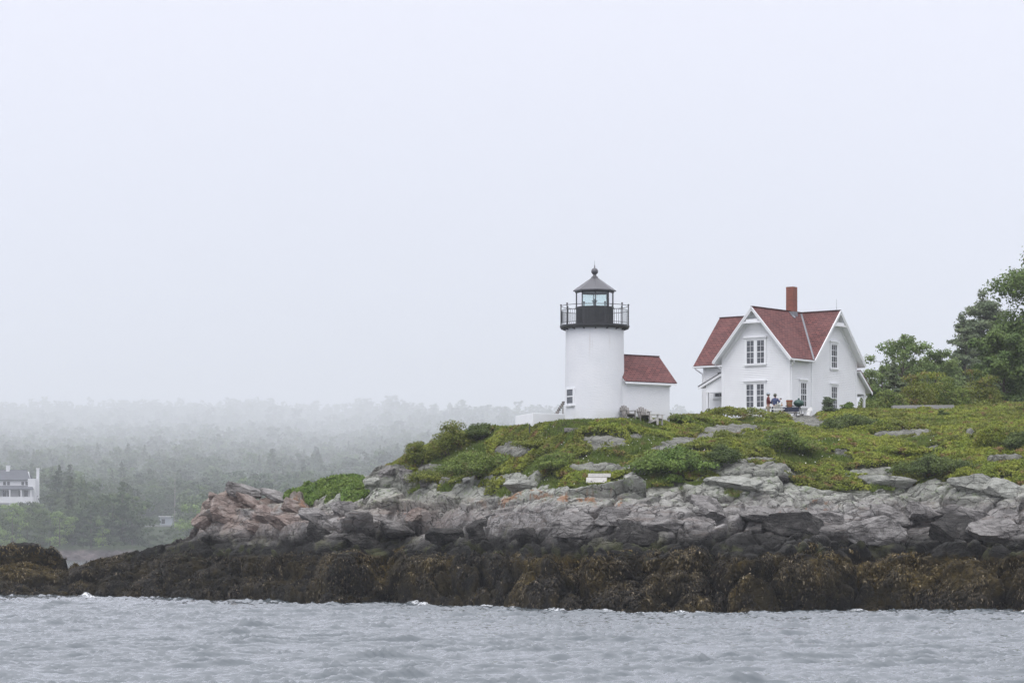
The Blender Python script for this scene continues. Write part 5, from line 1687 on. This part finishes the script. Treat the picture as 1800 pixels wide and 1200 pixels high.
for i, a in enumerate((
    (628, 922, 0.80, 0.62, 0.6, "white", "small bright white boulder lying among brown ledges below the green bank", 0.0),
    (722, 851, 1.35, 0.85, 1.1, "grey", "rounded grey boulder at the foot of the left slope shrubs", 0.05),
    (752, 858, 1.25, 0.75, 1.0, "grey", "grey boulder right of the rounded one below the left slope shrubs", 0.0),
    (783, 850, 0.9, 0.6, 0.8, "grey", "squarish grey boulder under the broad mid green shrub", -0.1),
    (822, 849, 0.75, 0.55, 0.6, "white", "pale pointed boulder at the edge of the grass below the broad shrub", -0.5),
    (680, 838, 1.5, 0.95, 1.2, "grey", "dark leaning slab on top of the crag right of the green bank", -0.55),
    (657, 858, 1.1, 0.8, 0.9, "pale", "pale grey boulder stacked on the crag right of the green bank", -0.2),
    (712, 842, 0.9, 0.8, 0.8, "grey", "rough grey boulder behind the leaning slab on the crag", 0.2),
    (1376, 850, 1.0, 0.75, 0.8, "black", "single dark boulder at the edge of the plants below the house", 0.1),
    (1106, 842, 0.85, 0.5, 0.6, "white", "pale slanting rock beside the large bright green shrub", -0.6),
    (1128, 847, 1.2, 0.35, 0.8, "black", "flat dark rock on the ledge right of the plank bench", 0.0),
    (1395, 938, 3.6, 1.7, 2.0, "black", "long dark overhanging boulder in the middle of the black rock belt", 0.05),
    (1530, 952, 4.2, 1.9, 2.2, "grey", "large grey brown boulder with a sharp upper edge in the black rock belt", 0.12),
    (1460, 920, 2.6, 1.2, 1.6, "grey", "tilted grey block above the long dark overhanging boulder", 0.25),
    (1680, 952, 3.4, 1.8, 2.0, "black", "dark wedge shaped boulder beside the deep black hollow", 0.3),
    (1755, 948, 3.4, 1.6, 2.0, "grey", "grey boulder overhanging the hollow at the far right", 0.25),
    (1625, 925, 2.4, 1.1, 1.5, "grey", "brown grey block with a flat orange stained face", 0.3),
    (1715, 975, 1.5, 1.1, 1.2, "weed", "small olive boulder sitting inside the black hollow", 0.2),
    (1660, 975, 1.4, 1.0, 1.2, "black", "small dark boulder at the left of the black hollow", -0.2),
    (1770, 985, 1.8, 1.0, 1.2, "black", "ridged dark boulder at the right of the black hollow", 0.1),
    (1240, 910, 2.3, 1.7, 1.8, "grey", "upright grey boulder beside the gully below the large bright shrub", 0.1),
    (1010, 945, 3.0, 1.7, 2.0, "grey", "rounded purple grey boulder in the middle of the ledges", 0.1),
    (850, 955, 2.6, 1.6, 1.8, "black", "dark angular boulder leaning left above the weed line", -0.3),
    (790, 952, 2.8, 1.3, 1.6, "black", "low dark boulder left of the leaning angular one", -0.1),
    (940, 958, 2.2, 1.2, 1.5, "black", "dark boulder tucked under the rounded purple grey boulder", 0.3),
    (735, 915, 2.0, 0.9, 1.2, "pink", "pinkish block resting on the pale ledge right of the white boulder", -0.25),
    (1120, 955, 2.6, 1.3, 1.7, "black", "smooth dark boulder in front of the gully", 0.2),
    (640, 965, 2.6, 1.4, 1.7, "black", "dark boulder below the pink outcrop near the weed line", 0.3),
    (400, 915, 2.4, 1.7, 1.8, "pink", "rusty pink block in the face of the left outcrop", 0.35),
    (372, 898, 1.7, 1.4, 1.4, "pink", "pointed pinkish block at the left end of the outcrop", 0.3),
    (425, 874, 2.8, 1.1, 1.6, "grey", "dark grey slab sloping down on top of the left outcrop", 0.35),
    (470, 918, 2.4, 1.3, 1.6, "pink", "pale pink slab in the middle of the left outcrop", 0.4),
    (515, 900, 2.3, 1.0, 1.5, "pink", "flat pinkish slab at the right end of the left outcrop", 0.3),
    (362, 925, 1.8, 1.2, 1.4, "pink", "brown pink block low at the left end of the outcrop", 0.5),
    (392, 892, 2.4, 0.8, 1.5, "pink", "thin pinkish slab dipping right below the pointed left block", 0.55),
    (445, 890, 3.0, 0.7, 1.6, "pink", "long pale slab dipping right under the dark top slab of the outcrop", 0.5),
    (490, 880, 2.8, 0.7, 1.5, "grey", "grey slab dipping right beside the green bank", 0.42),
    (450, 938, 2.6, 0.8, 1.4, "pink", "pale pink slab at the foot of the left outcrop", 0.4),
    (500, 930, 3.0, 0.8, 1.4, "pink", "broad pinkish slab at the foot of the outcrop right side", 0.45),
    (560, 915, 2.6, 1.0, 1.5, "grey", "grey brown slab dipping right between the outcrop and the white boulder", 0.45),
    (600, 905, 1.8, 1.1, 1.3, "grey", "rounded grey block above and left of the white boulder", 0.2),
    (560, 948, 2.6, 1.3, 1.6, "black", "dark slab standing at the weed line below the grey brown slab", 0.7),
    (690, 935, 3.0, 1.1, 1.8, "grey", "grey brown ledge block right of the white boulder", 0.1),
    (1080, 930, 3.2, 1.2, 1.8, "grey", "purple grey block left of the gully in the ledges", 0.12),
    (1170, 935, 3.0, 1.1, 1.8, "grey", "broad grey block with a cracked face above the smooth dark boulder", 0.15),
    (1330, 915, 3.4, 1.0, 1.8, "grey", "long grey slab left of the tilted grey block", 0.15),
    (1560, 910, 3.4, 0.9, 1.8, "grey", "flat grey slab left of the brown stained block", 0.25),
    (1700, 915, 3.6, 1.0, 1.8, "grey", "long grey slab dipping right above the dark wedge boulder", 0.3),
    (1715, 866, 3.3, 1.5, 2.0, "pale", "big pale rounded boulder above the ledges at the right", 0.15),
    (1768, 872, 2.6, 1.3, 1.6, "pale", "pale boulder right of the big pale rounded one", 0.3),
    (1555, 856, 3.4, 0.8, 1.6, "pale", "low pale whaleback rock at the edge of the plants on the right", 0.1),
    (1290, 858, 3.2, 0.8, 1.6, "pale", "low pale whaleback rock below the darker green shrub", 0.1),
    (925, 862, 3.0, 0.9, 1.6, "pale", "pale rounded ledge rock left of the plank bench", 0.1),
)):
    boulder(a[0], a[1], a[2], a[3], a[4], a[5], a[6], 900 + i, a[7])

# ------------------------------------------------------------------ bench of grey planks on the ledge
def plank_bench():
    p = at(1051, 851)
    o = empty("plank_bench", p + Vector((0, -0.1, 0.16)), R(-6), "weathered grey plank bench with a leaning back on the bare ledge", "bench")
    m = MB()
    m.bar((-0.64, 0.02, 0.06), (0.48, -0.04, 0.06), 0.34, 0.045, up=(0, -0.85, 0.55))
    m.build("seat", M_PALEWOOD, o)
    m = MB()
    m.bar((-0.55, 0.22, 0.33), (0.68, 0.20, 0.33), 0.05, 0.21, up=(0.1, 0.35, 1))
    m.build("backrest", M_PALEWOOD, o)
    for x in (-0.35, 0.30):
        m = MB()
        m.bar((x, 0.26, -0.25), (x + 0.05, 0.27, 0.40), 0.07, 0.05, up=(1, 0, 0))
        m.bar((x, -0.1, 0.0), (x, 0.30, 0.10), 0.07, 0.05)
        m.build("leg", M_OLDWOOD, o)
plank_bench()

# grey stone wall on the right, stone step near the tower
p = on(1620, 178.5)
k = 178.5 / F
m = MB(); m.box(-52 * k, 56 * k, -0.35, 0.35, -0.8, 0.45)
o = m.build("stone_wall", plain("grey_concrete", (0.30, 0.295, 0.29), 0.9, 0.2, 2.5, 0.02), None, bevel=0.03)
o.location = p; o.rotation_euler = (0, R(-0.4), R(2))
tag(o, "long low grey stone wall at the foot of the thicket right of the house", "wall")
p = at(1011, 758)
m = MB(); m.box(-0.62, 0.62, -0.28, 0.28, -0.1, 0.12)
o = m.build("stone_slab", BM["grey"], None, bevel=0.03); o.location = p; o.rotation_euler = (0.1, 0, 0.05)
tag(o, "flat grey stone slab lying in the grass below the lighthouse", "slab")

# ------------------------------------------------------------------ chairs
def chair(p, rz, mat, label, group, scale=1.0):
    o = empty("adirondack_chair", p, rz, label, "chair", group, scale)
    m = MB()      # seat faces -y
    for i in range(5):
        y = -0.30 + i * 0.115
        m.obox((0, y, 0.36 - 0.028 * i), (0.26, 0, 0), (0, 0.05, -0.012), (0, 0.002, 0.011))
    m.build("seat", mat, o)
    m = MB()
    for i in range(5):
        x = (i - 2) * 0.108
        h = 0.74 - 0.035 * (i - 2) ** 2
        a, b = Vector((x * 0.92, 0.20, 0.22)), Vector((x * 1.18, 0.20 + 0.40 * h, 0.22 + 0.92 * h))
        m.bar(a, b, 0.098, 0.022, up=(0, -0.92, 0.4))
    m.box(-0.29, 0.29, 0.345, 0.385, 0.50, 0.57)
    m.build("backrest", mat, o)
    for s in (-1, 1):
        m = MB()
        m.box(s * 0.33 - 0.075, s * 0.33 + 0.075, -0.42, 0.34, 0.565, 0.590)
        m.build("armrest", mat, o)
        m = MB(); m.box(s * 0.29 - 0.02, s * 0.29 + 0.02, -0.36, -0.25, 0, 0.565); m.build("leg", mat, o)
        m = MB(); m.bar((s * 0.265, -0.33, 0.34), (s * 0.265, 0.52, 0.04), 0.028, 0.12); m.build("leg", mat, o)
    return o
G = "wooden chairs by the annex wall"
def gnd(px, Y, dz=0.0): return on(px, Y) + Vector((0, 0, dz))
chair(gnd(1104, 158.7, 0.02), R(28), M_OLDWOOD, "weathered grey slatted chair closest to the tower wall", G, 1.0)
chair(gnd(1131, 158.9, 0.02), R(15), M_OLDWOOD, "weathered grey chair between the tower side chair and the pale chair", G, 0.95)
chair(gnd(1151, 159.0, 0.02), R(62), M_PALEWOOD, "pale bleached chair facing right before the annex wall", G, 1.05)
G2 = "white chairs in the house yard"
chair(gnd(1314, 174.0, 0.0), R(10), M_WHITEWOOD, "white slatted chair below the front window of the house", G2)
chair(gnd(1368, 172.6, 0.05), R(172), M_WHITEWOOD, "white chair with its fan back turned behind the blue jacket", G2)
chair(gnd(1416, 174.6, -0.25), R(-60), M_WHITEWOOD, "low white chair right of the green covered grill", G2, 0.85)

# ------------------------------------------------------------------ table, box, bottles and covered grill
def yard():
    b = gnd(1382, 173.4)
    t = empty("picnic_table", b, R(-14), "picnic table under a dark blue cloth in the house yard", "table")
    m = MB(); m.box(-0.85, 0.85, -0.36, 0.36, 0.69, 0.73); m.build("tabletop", M_OLDWOOD, t)
    M_BLUE = plain("blue_cloth", (0.018, 0.023, 0.048), 0.8, 0.2, 3)
    for s in (-1, 1):
        for q in (-1, 1):
            m = MB(); m.bar((s * 0.6, q * 0.12, 0.69), (s * 0.6, q * 0.42, 0.0), 0.05, 0.09); m.build("leg", M_OLDWOOD, t)
        m = MB(); m.box(-0.8, 0.8, s * 0.62 - 0.11, s * 0.62 + 0.11, 0.40, 0.435); m.build("bench_seat", M_OLDWOOD, t)
    m = MB(); m.prism([(-0.88, -0.40, 0.74), (0.88, -0.40, 0.74), (0.88, 0.40, 0.74), (-0.88, 0.40, 0.74)], (0, 0, 0.012))
    for x0 in np.linspace(-0.88, 0.66, 8):
        d = 0.02 * math.sin(x0 * 9)
        m.prism([(x0, -0.40, 0.75), (x0 + 0.22, -0.40, 0.75), (x0 + 0.22, -0.42 - d, 0.46), (x0, -0.42 + d, 0.46)], (0, 0.008, 0))
    o = m.build("tablecloth", M_BLUE); o.location = b; o.rotation_euler = (0, 0, R(-14))
    tag(o, "dark blue cloth hanging over the picnic table", "tablecloth")
    tp = b + Vector((0, 0, 0.752))
    o = empty("orange_basket", tp + Vector((0.20, 0, 0)), 0.2, "tall orange and ochre slatted basket standing on the blue tablecloth", "basket")
    m = MB(); m.lathe([(0.15, 0), (0.18, 0.02), (0.21, 0.46), (0.18, 0.47), (0.16, 0.06)], 12)
    m.build("slats", plain("ochre_wood", (0.22, 0.115, 0.045), 0.7, 0.4, 14), o)
    for z_ in (0.10, 0.38):
        m = MB(); m.lathe([(0.180 + z_ * 0.066, z_), (0.190 + z_ * 0.066, z_), (0.194 + z_ * 0.066, z_ + 0.05), (0.184 + z_ * 0.066, z_ + 0.05)], 12, cap=False)
        m.build("hoop", plain("rust_red_paint", (0.30, 0.06, 0.035), 0.7), o)
    for dx, c, lab in ((-0.50, (0.02, 0.05, 0.025), "green bottle at the left end of the blue tablecloth"), (-0.28, (0.30, 0.16, 0.06), "brown bottle beside the orange basket on the blue tablecloth")):
        o = empty("bottle", tp + Vector((dx, -0.05, 0)), 0, lab, "bottle")
        m = MB(); m.lathe([(0.05, 0), (0.055, 0.01), (0.055, 0.17), (0.02, 0.23), (0.02, 0.30)], 12)
        m.build("bottle_body", plain("bottle_glass", c, 0.15), o)
        m = MB(); m.lathe([(0.024, 0.29), (0.024, 0.32)], 10); m.build("cap", M_DARKMETAL, o)
    g = gnd(1404, 173.6)
    o = empty("covered_grill", g, 0.3, "kettle grill with a dark green lid beside the picnic table", "grill")
    GR = plain("green_enamel", (0.008, 0.052, 0.038), 0.35, 0.15, 4, spec=0.5)
    m = MB(); m.lathe([(0.05, 0.56), (0.25, 0.62), (0.33, 0.76), (0.34, 0.80)], 20); m.build("bowl", GR, o, smooth=True)
    m = MB(); m.lathe([(0.345, 0.805), (0.33, 0.87), (0.24, 0.97), (0.08, 1.02), (0.0, 1.025)], 20, cap=False); ld = m.build("lid", GR, o, smooth=True)
    m = MB(); m.lathe([(0.03, 1.02), (0.07, 1.05), (0.07, 1.10), (0.03, 1.13)], 10); m.build("handle", GR, ld)
    for a in (0.4, 2.5, 4.6):
        m = MB(); m.tube((0.12 * math.cos(a), 0.12 * math.sin(a), 0.6), (0.34 * math.cos(a), 0.34 * math.sin(a), 0), 0.018); m.build("leg", M_DARKMETAL, o)
    m = MB(); m.box(-0.85, -0.35, -0.15, 0.15, 0.60, 0.64); m.build("side_shelf", plain("dark_green_shelf", (0.03, 0.06, 0.04), 0.6), o)
    # small dark cooler left of the people
    o = empty("cooler_box", gnd(1346, 172.9), 0.2, "small blue cooler box on the grass left of the two people", "cooler")
    m = MB(); m.box(-0.20, 0.20, -0.14, 0.14, 0.05, 0.30); m.build("cooler_body", plain("blue_plastic", (0.022, 0.040, 0.10), 0.4), o, bevel=0.02)
    m = MB(); m.box(-0.21, 0.21, -0.15, 0.15, 0.302, 0.34); m.build("lid", M_WHITEWOOD, o, bevel=0.015)
    for s in (-1, 1):
        m = MB(); m.box(s * 0.16 - 0.03, s * 0.16 + 0.03, -0.12, 0.12, -0.1, 0.05); m.build("foot", M_DARKMETAL, o)
    # lantern on a post by the left porch
    q = gnd(1246, 176.4)
    o = empty("garden_lantern", q, 0, "small dark garden lantern on a white post by the left porch", "lantern")
    m = MB(); m.box(-0.05, 0.05, -0.05, 0.05, -0.3, 0.55); m.build("post", M_TRIM, o)
    m = MB(); m.lathe([(0.03, 0.55), (0.09, 0.57), (0.11, 0.72), (0.13, 0.73), (0.03, 0.82)], 8); m.build("lamp_head", M_DARKMETAL, o)
yard()

# ------------------------------------------------------------------ people
def skin_mesh(name, verts, edges, radii, mat, parent, root=0, sub=2):
    me = bpy.data.meshes.new(name)
    me.from_pydata([tuple(v) for v in verts], edges, [])
    me.update()
    o = link_mesh(name, me, mat, parent)
    sk = o.modifiers.new("skin", 'SKIN')
    sk.use_smooth_shade = True
    for i, r in enumerate(radii):
        r = r if hasattr(r, '__len__') else (r, r)
        me.skin_vertices[0].data[i].radius = r
        me.skin_vertices[0].data[i].use_root = (i == root)
    o.modifiers.new("sub", 'SUBSURF').levels = 1
    o.modifiers["sub"].render_levels = sub
    return o

M_SKIN = plain("skin", (0.42, 0.25, 0.18), 0.55, 0.06)
class Sk:
    def __init__(s): s.v, s.e, s.r = [], [], []
    def add(s, p, r, link=None):
        s.v.append(Vector(p)); s.r.append(r)
        i = len(s.v) - 1
        if link is not None: s.e.append((link, i))
        return i
    def chain(s, pts, rads, link=None):
        for p, r in zip(pts, rads): link = s.add(p, r, link)
        return link

def person(p, rz, label, arms, shirt, trousers, hat, hair, H=1.74, hood=False):
    """faces -y; arms = [(elbow, wrist, direction of the fingers)] for the two sides"""
    o = empty("person", p, rz, label, "person", None, H / 1.74)
    sh = [Vector((-0.19, 0, 1.42)), Vector((0.19, 0, 1.42))]
    b = Sk()
    pel = b.add((0, 0, 0.94), (0.155, 0.115))
    ch = b.chain([(0, 0, 1.10), (0, 0.01, 1.30), (0, 0.01, 1.42)], [(0.14, 0.10), (0.165, 0.115), (0.13, 0.09)], pel)
    nk = b.chain([(0, 0.0, 1.49), (0, -0.015, 1.545)], [0.056, 0.054], ch)
    b.chain([(0, -0.02, 1.60), (0, -0.015, 1.66), (0, -0.005, 1.71)], [(0.068, 0.075), (0.075, 0.092), (0.058, 0.072)], nk)
    for s in (-1, 1):
        x = s * 0.10
        k = b.chain([(x, 0, 0.86), (x * 1.05, -0.02, 0.50), (x * 1.1, 0.02, 0.28), (x * 1.1, 0.03, 0.08)], [0.088, 0.056, 0.052, 0.038], pel)
        b.chain([(x * 1.15, -0.06, 0.045), (x * 1.2, -0.16, 0.03)], [0.040, 0.030], k)
    for s, (el, wr, fd) in zip((0, 1), arms):
        S = sh[s]; el, wr, fd = Vector(el), Vector(wr), Vector(fd).normalized()
        k = b.chain([S, (S + el) / 2, el, (el + wr) / 2, wr], [0.060, 0.048, 0.040, 0.036, 0.026], ch)
        palm = wr + fd * 0.05
        k = b.add(palm, (0.036, 0.018), k)
        side = fd.cross(Vector((0, 0, 1)))
        side = (side if side.length > 0.1 else Vector((1, 0, 0))).normalized()
        curl = side.cross(fd)
        for q, (of, ln) in enumerate(((-0.030, 0.066), (-0.010, 0.078), (0.010, 0.073), (0.030, 0.058))):
            base = palm + fd * 0.045 + side * of
            b.chain([base, base + fd * ln * 0.5 - curl * 0.008, base + fd * ln * 0.85 - curl * 0.03], [0.0095, 0.009, 0.008], k)
        b.chain([palm + side * -0.045 + fd * 0.005, palm + side * -0.065 + fd * 0.04], [0.011, 0.009], k)
    body = skin_mesh("body", b.v, b.e, b.r, M_SKIN, o)
    # face: nose, eyes, ears
    f = MB(); f.add([(0, -0.125, 1.615), (-0.016, -0.095, 1.612), (0.016, -0.095, 1.612), (0, -0.092, 1.66)], [(0, 1, 2), (0, 3, 1), (0, 2, 3), (1, 3, 2)])
    f.build("nose", M_SKIN, o)
    for s in (-1, 1):
        e = MB(); e.lathe([(0.002, -0.010), (0.011, -0.006), (0.011, 0.006), (0.002, 0.010)], 8, s * 0.032, -0.088); x = e.build("eye", M_DARKMETAL, o); x.location = (0, 0, 1.655)
        e = MB(); e.lathe([(0.004, -0.03), (0.016, -0.015), (0.018, 0.012), (0.006, 0.03)], 8, s * 0.082, 0.0); x = e.build("ear", M_SKIN, o); x.location = (0, 0, 1.64)
    mth = MB(); mth.box(-0.024, 0.024, -0.100, -0.085, 1.575, 1.583); mth.build("mouth", plain("lips", (0.30, 0.12, 0.10), 0.5), o)
    c = Sk()
    c0 = c.add((0, 0, 0.98), (0.175, 0.130))
    cc = c.chain([(0, 0, 1.10), (0, 0.01, 1.30), (0, 0.01, 1.43)], [(0.165, 0.120), (0.185, 0.132), (0.135, 0.10)], c0)
    for s, (el, wr, fd) in zip((0, 1), arms):
        S = sh[s]; el, wr = Vector(el), Vector(wr)
        c.chain([S + Vector((0, 0, 0.005)), (S + el) / 2, el, (el + wr) / 2, el.lerp(wr, 0.9)], [0.075, 0.064, 0.056, 0.050, 0.040], cc)
    c.chain([(0, 0.0, 1.485)], [0.072], cc)
    if hood: c.chain([(0, 0.11, 1.43)], [0.085], cc)
    skin_mesh("jacket" if hood else "shirt", c.v, c.e, c.r, shirt, o)
    t = Sk()
    t0 = t.add((0, 0, 0.96), (0.165, 0.125))
    for s in (-1, 1):
        x = s * 0.10
        t.chain([(x, 0, 0.84), (x * 1.05, -0.02, 0.50), (x * 1.1, 0.02, 0.28), (x * 1.1, 0.03, 0.10)], [0.105, 0.078, 0.072, 0.066], t0)
    skin_mesh("trousers", t.v, t.e, t.r, trousers, o)
    m = MB(); m.lathe([(0.02, 1.60), (0.088, 1.58), (0.094, 1.66), (0.085, 1.71)], 16, 0, 0.012); m.build("hair", hair, o, smooth=True)
    m = MB(); m.lathe([(0.150, 1.672), (0.155, 1.680), (0.105, 1.706), (0.098, 1.765), (0.075, 1.792), (0.01, 1.80)], 20, 0, -0.005); m.build("hat", hat, o, smooth=True)
    for s in (-1, 1):
        m = MB(); m.obox((s * 0.118, -0.07, 0.035), (0.045, 0, 0), (0, 0.13, 0), (0, 0, 0.04)); m.build("shoe", M_DARKWOOD, o, bevel=0.02)
    return o
p1 = gnd(1350.5, 174.9, 0.0)
person(p1, R(82), "person in a dark red shirt, khaki trousers and pale bucket hat beside the house window",
       [((-0.24, -0.12, 1.16), (-0.12, -0.36, 1.20), (0.2, -1, 0.1)), ((0.25, -0.08, 1.14), (0.14, -0.30, 1.10), (-0.2, -1, -0.1))],
       plain("dark_red_cloth", (0.15, 0.030, 0.028), 0.85, 0.15, 8), plain("khaki_cloth", (0.30, 0.26, 0.20), 0.85, 0.1, 8), plain("pale_hat_cloth", (0.42, 0.46, 0.50), 0.9), plain("grey_hair", (0.10, 0.09, 0.08), 0.8), 1.78)
p2 = gnd(1362.5, 173.9, 0.0)
person(p2, R(148), "person in a blue jacket and olive hat, back turned, raising a small camera",
       [((-0.30, -0.02, 1.20), (-0.22, -0.30, 1.34), (0.3, -0.5, 0.8)), ((0.30, 0.0, 1.18), (0.30, -0.22, 1.12), (0.2, -1, 0.0))],
       plain("blue_jacket_cloth", (0.055, 0.075, 0.165), 0.8, 0.15, 8), plain("dark_trouser_cloth", (0.04, 0.045, 0.06), 0.85), plain("olive_hat_cloth", (0.10, 0.105, 0.075), 0.9), plain("brown_hair", (0.06, 0.045, 0.03), 0.8), 1.64, True)
M_ = Matrix.Rotation(R(148), 4, 'Z')
q = p2 + M_ @ Vector((-0.19, -0.42, 1.36)) 
o = empty("camera_held", q, R(148), "small dark camera held up by the person in the blue jacket", "camera")
m = MB(); m.box(-0.06, 0.06, -0.02, 0.02, -0.035, 0.04); m.box(-0.03, 0.03, -0.018, 0.018, 0.04, 0.052); m.build("camera_body", M_DARKMETAL, o)
m = MB(); m.tube((0, -0.02, 0), (0, -0.06, 0), 0.028, 0.028, 12); m.build("lens", M_DARKMETAL, o)

# ------------------------------------------------------------------ haze
def haze():
    m = bpy.data.materials.new("sea_haze")
    m.use_nodes = True
    t = m.node_tree
    t.nodes.remove(t.nodes["Principled BSDF"])
    v = t.nodes.new("ShaderNodeVolumePrincipled")
    v.inputs["Density"].default_value = 0.00020
    v.inputs["Color"].default_value = (0.91, 0.935, 0.965, 1)
    v.inputs["Anisotropy"].default_value = 0.0
    t.links.new(v.outputs[0], t.nodes["Material Output"].inputs["Volume"])
    b = MB(); b.box(-4600, 4600, -80, 12600, -6.5, 740)
    tag(b.build("haze", m), "pale sea fog", kind="stuff")
haze()
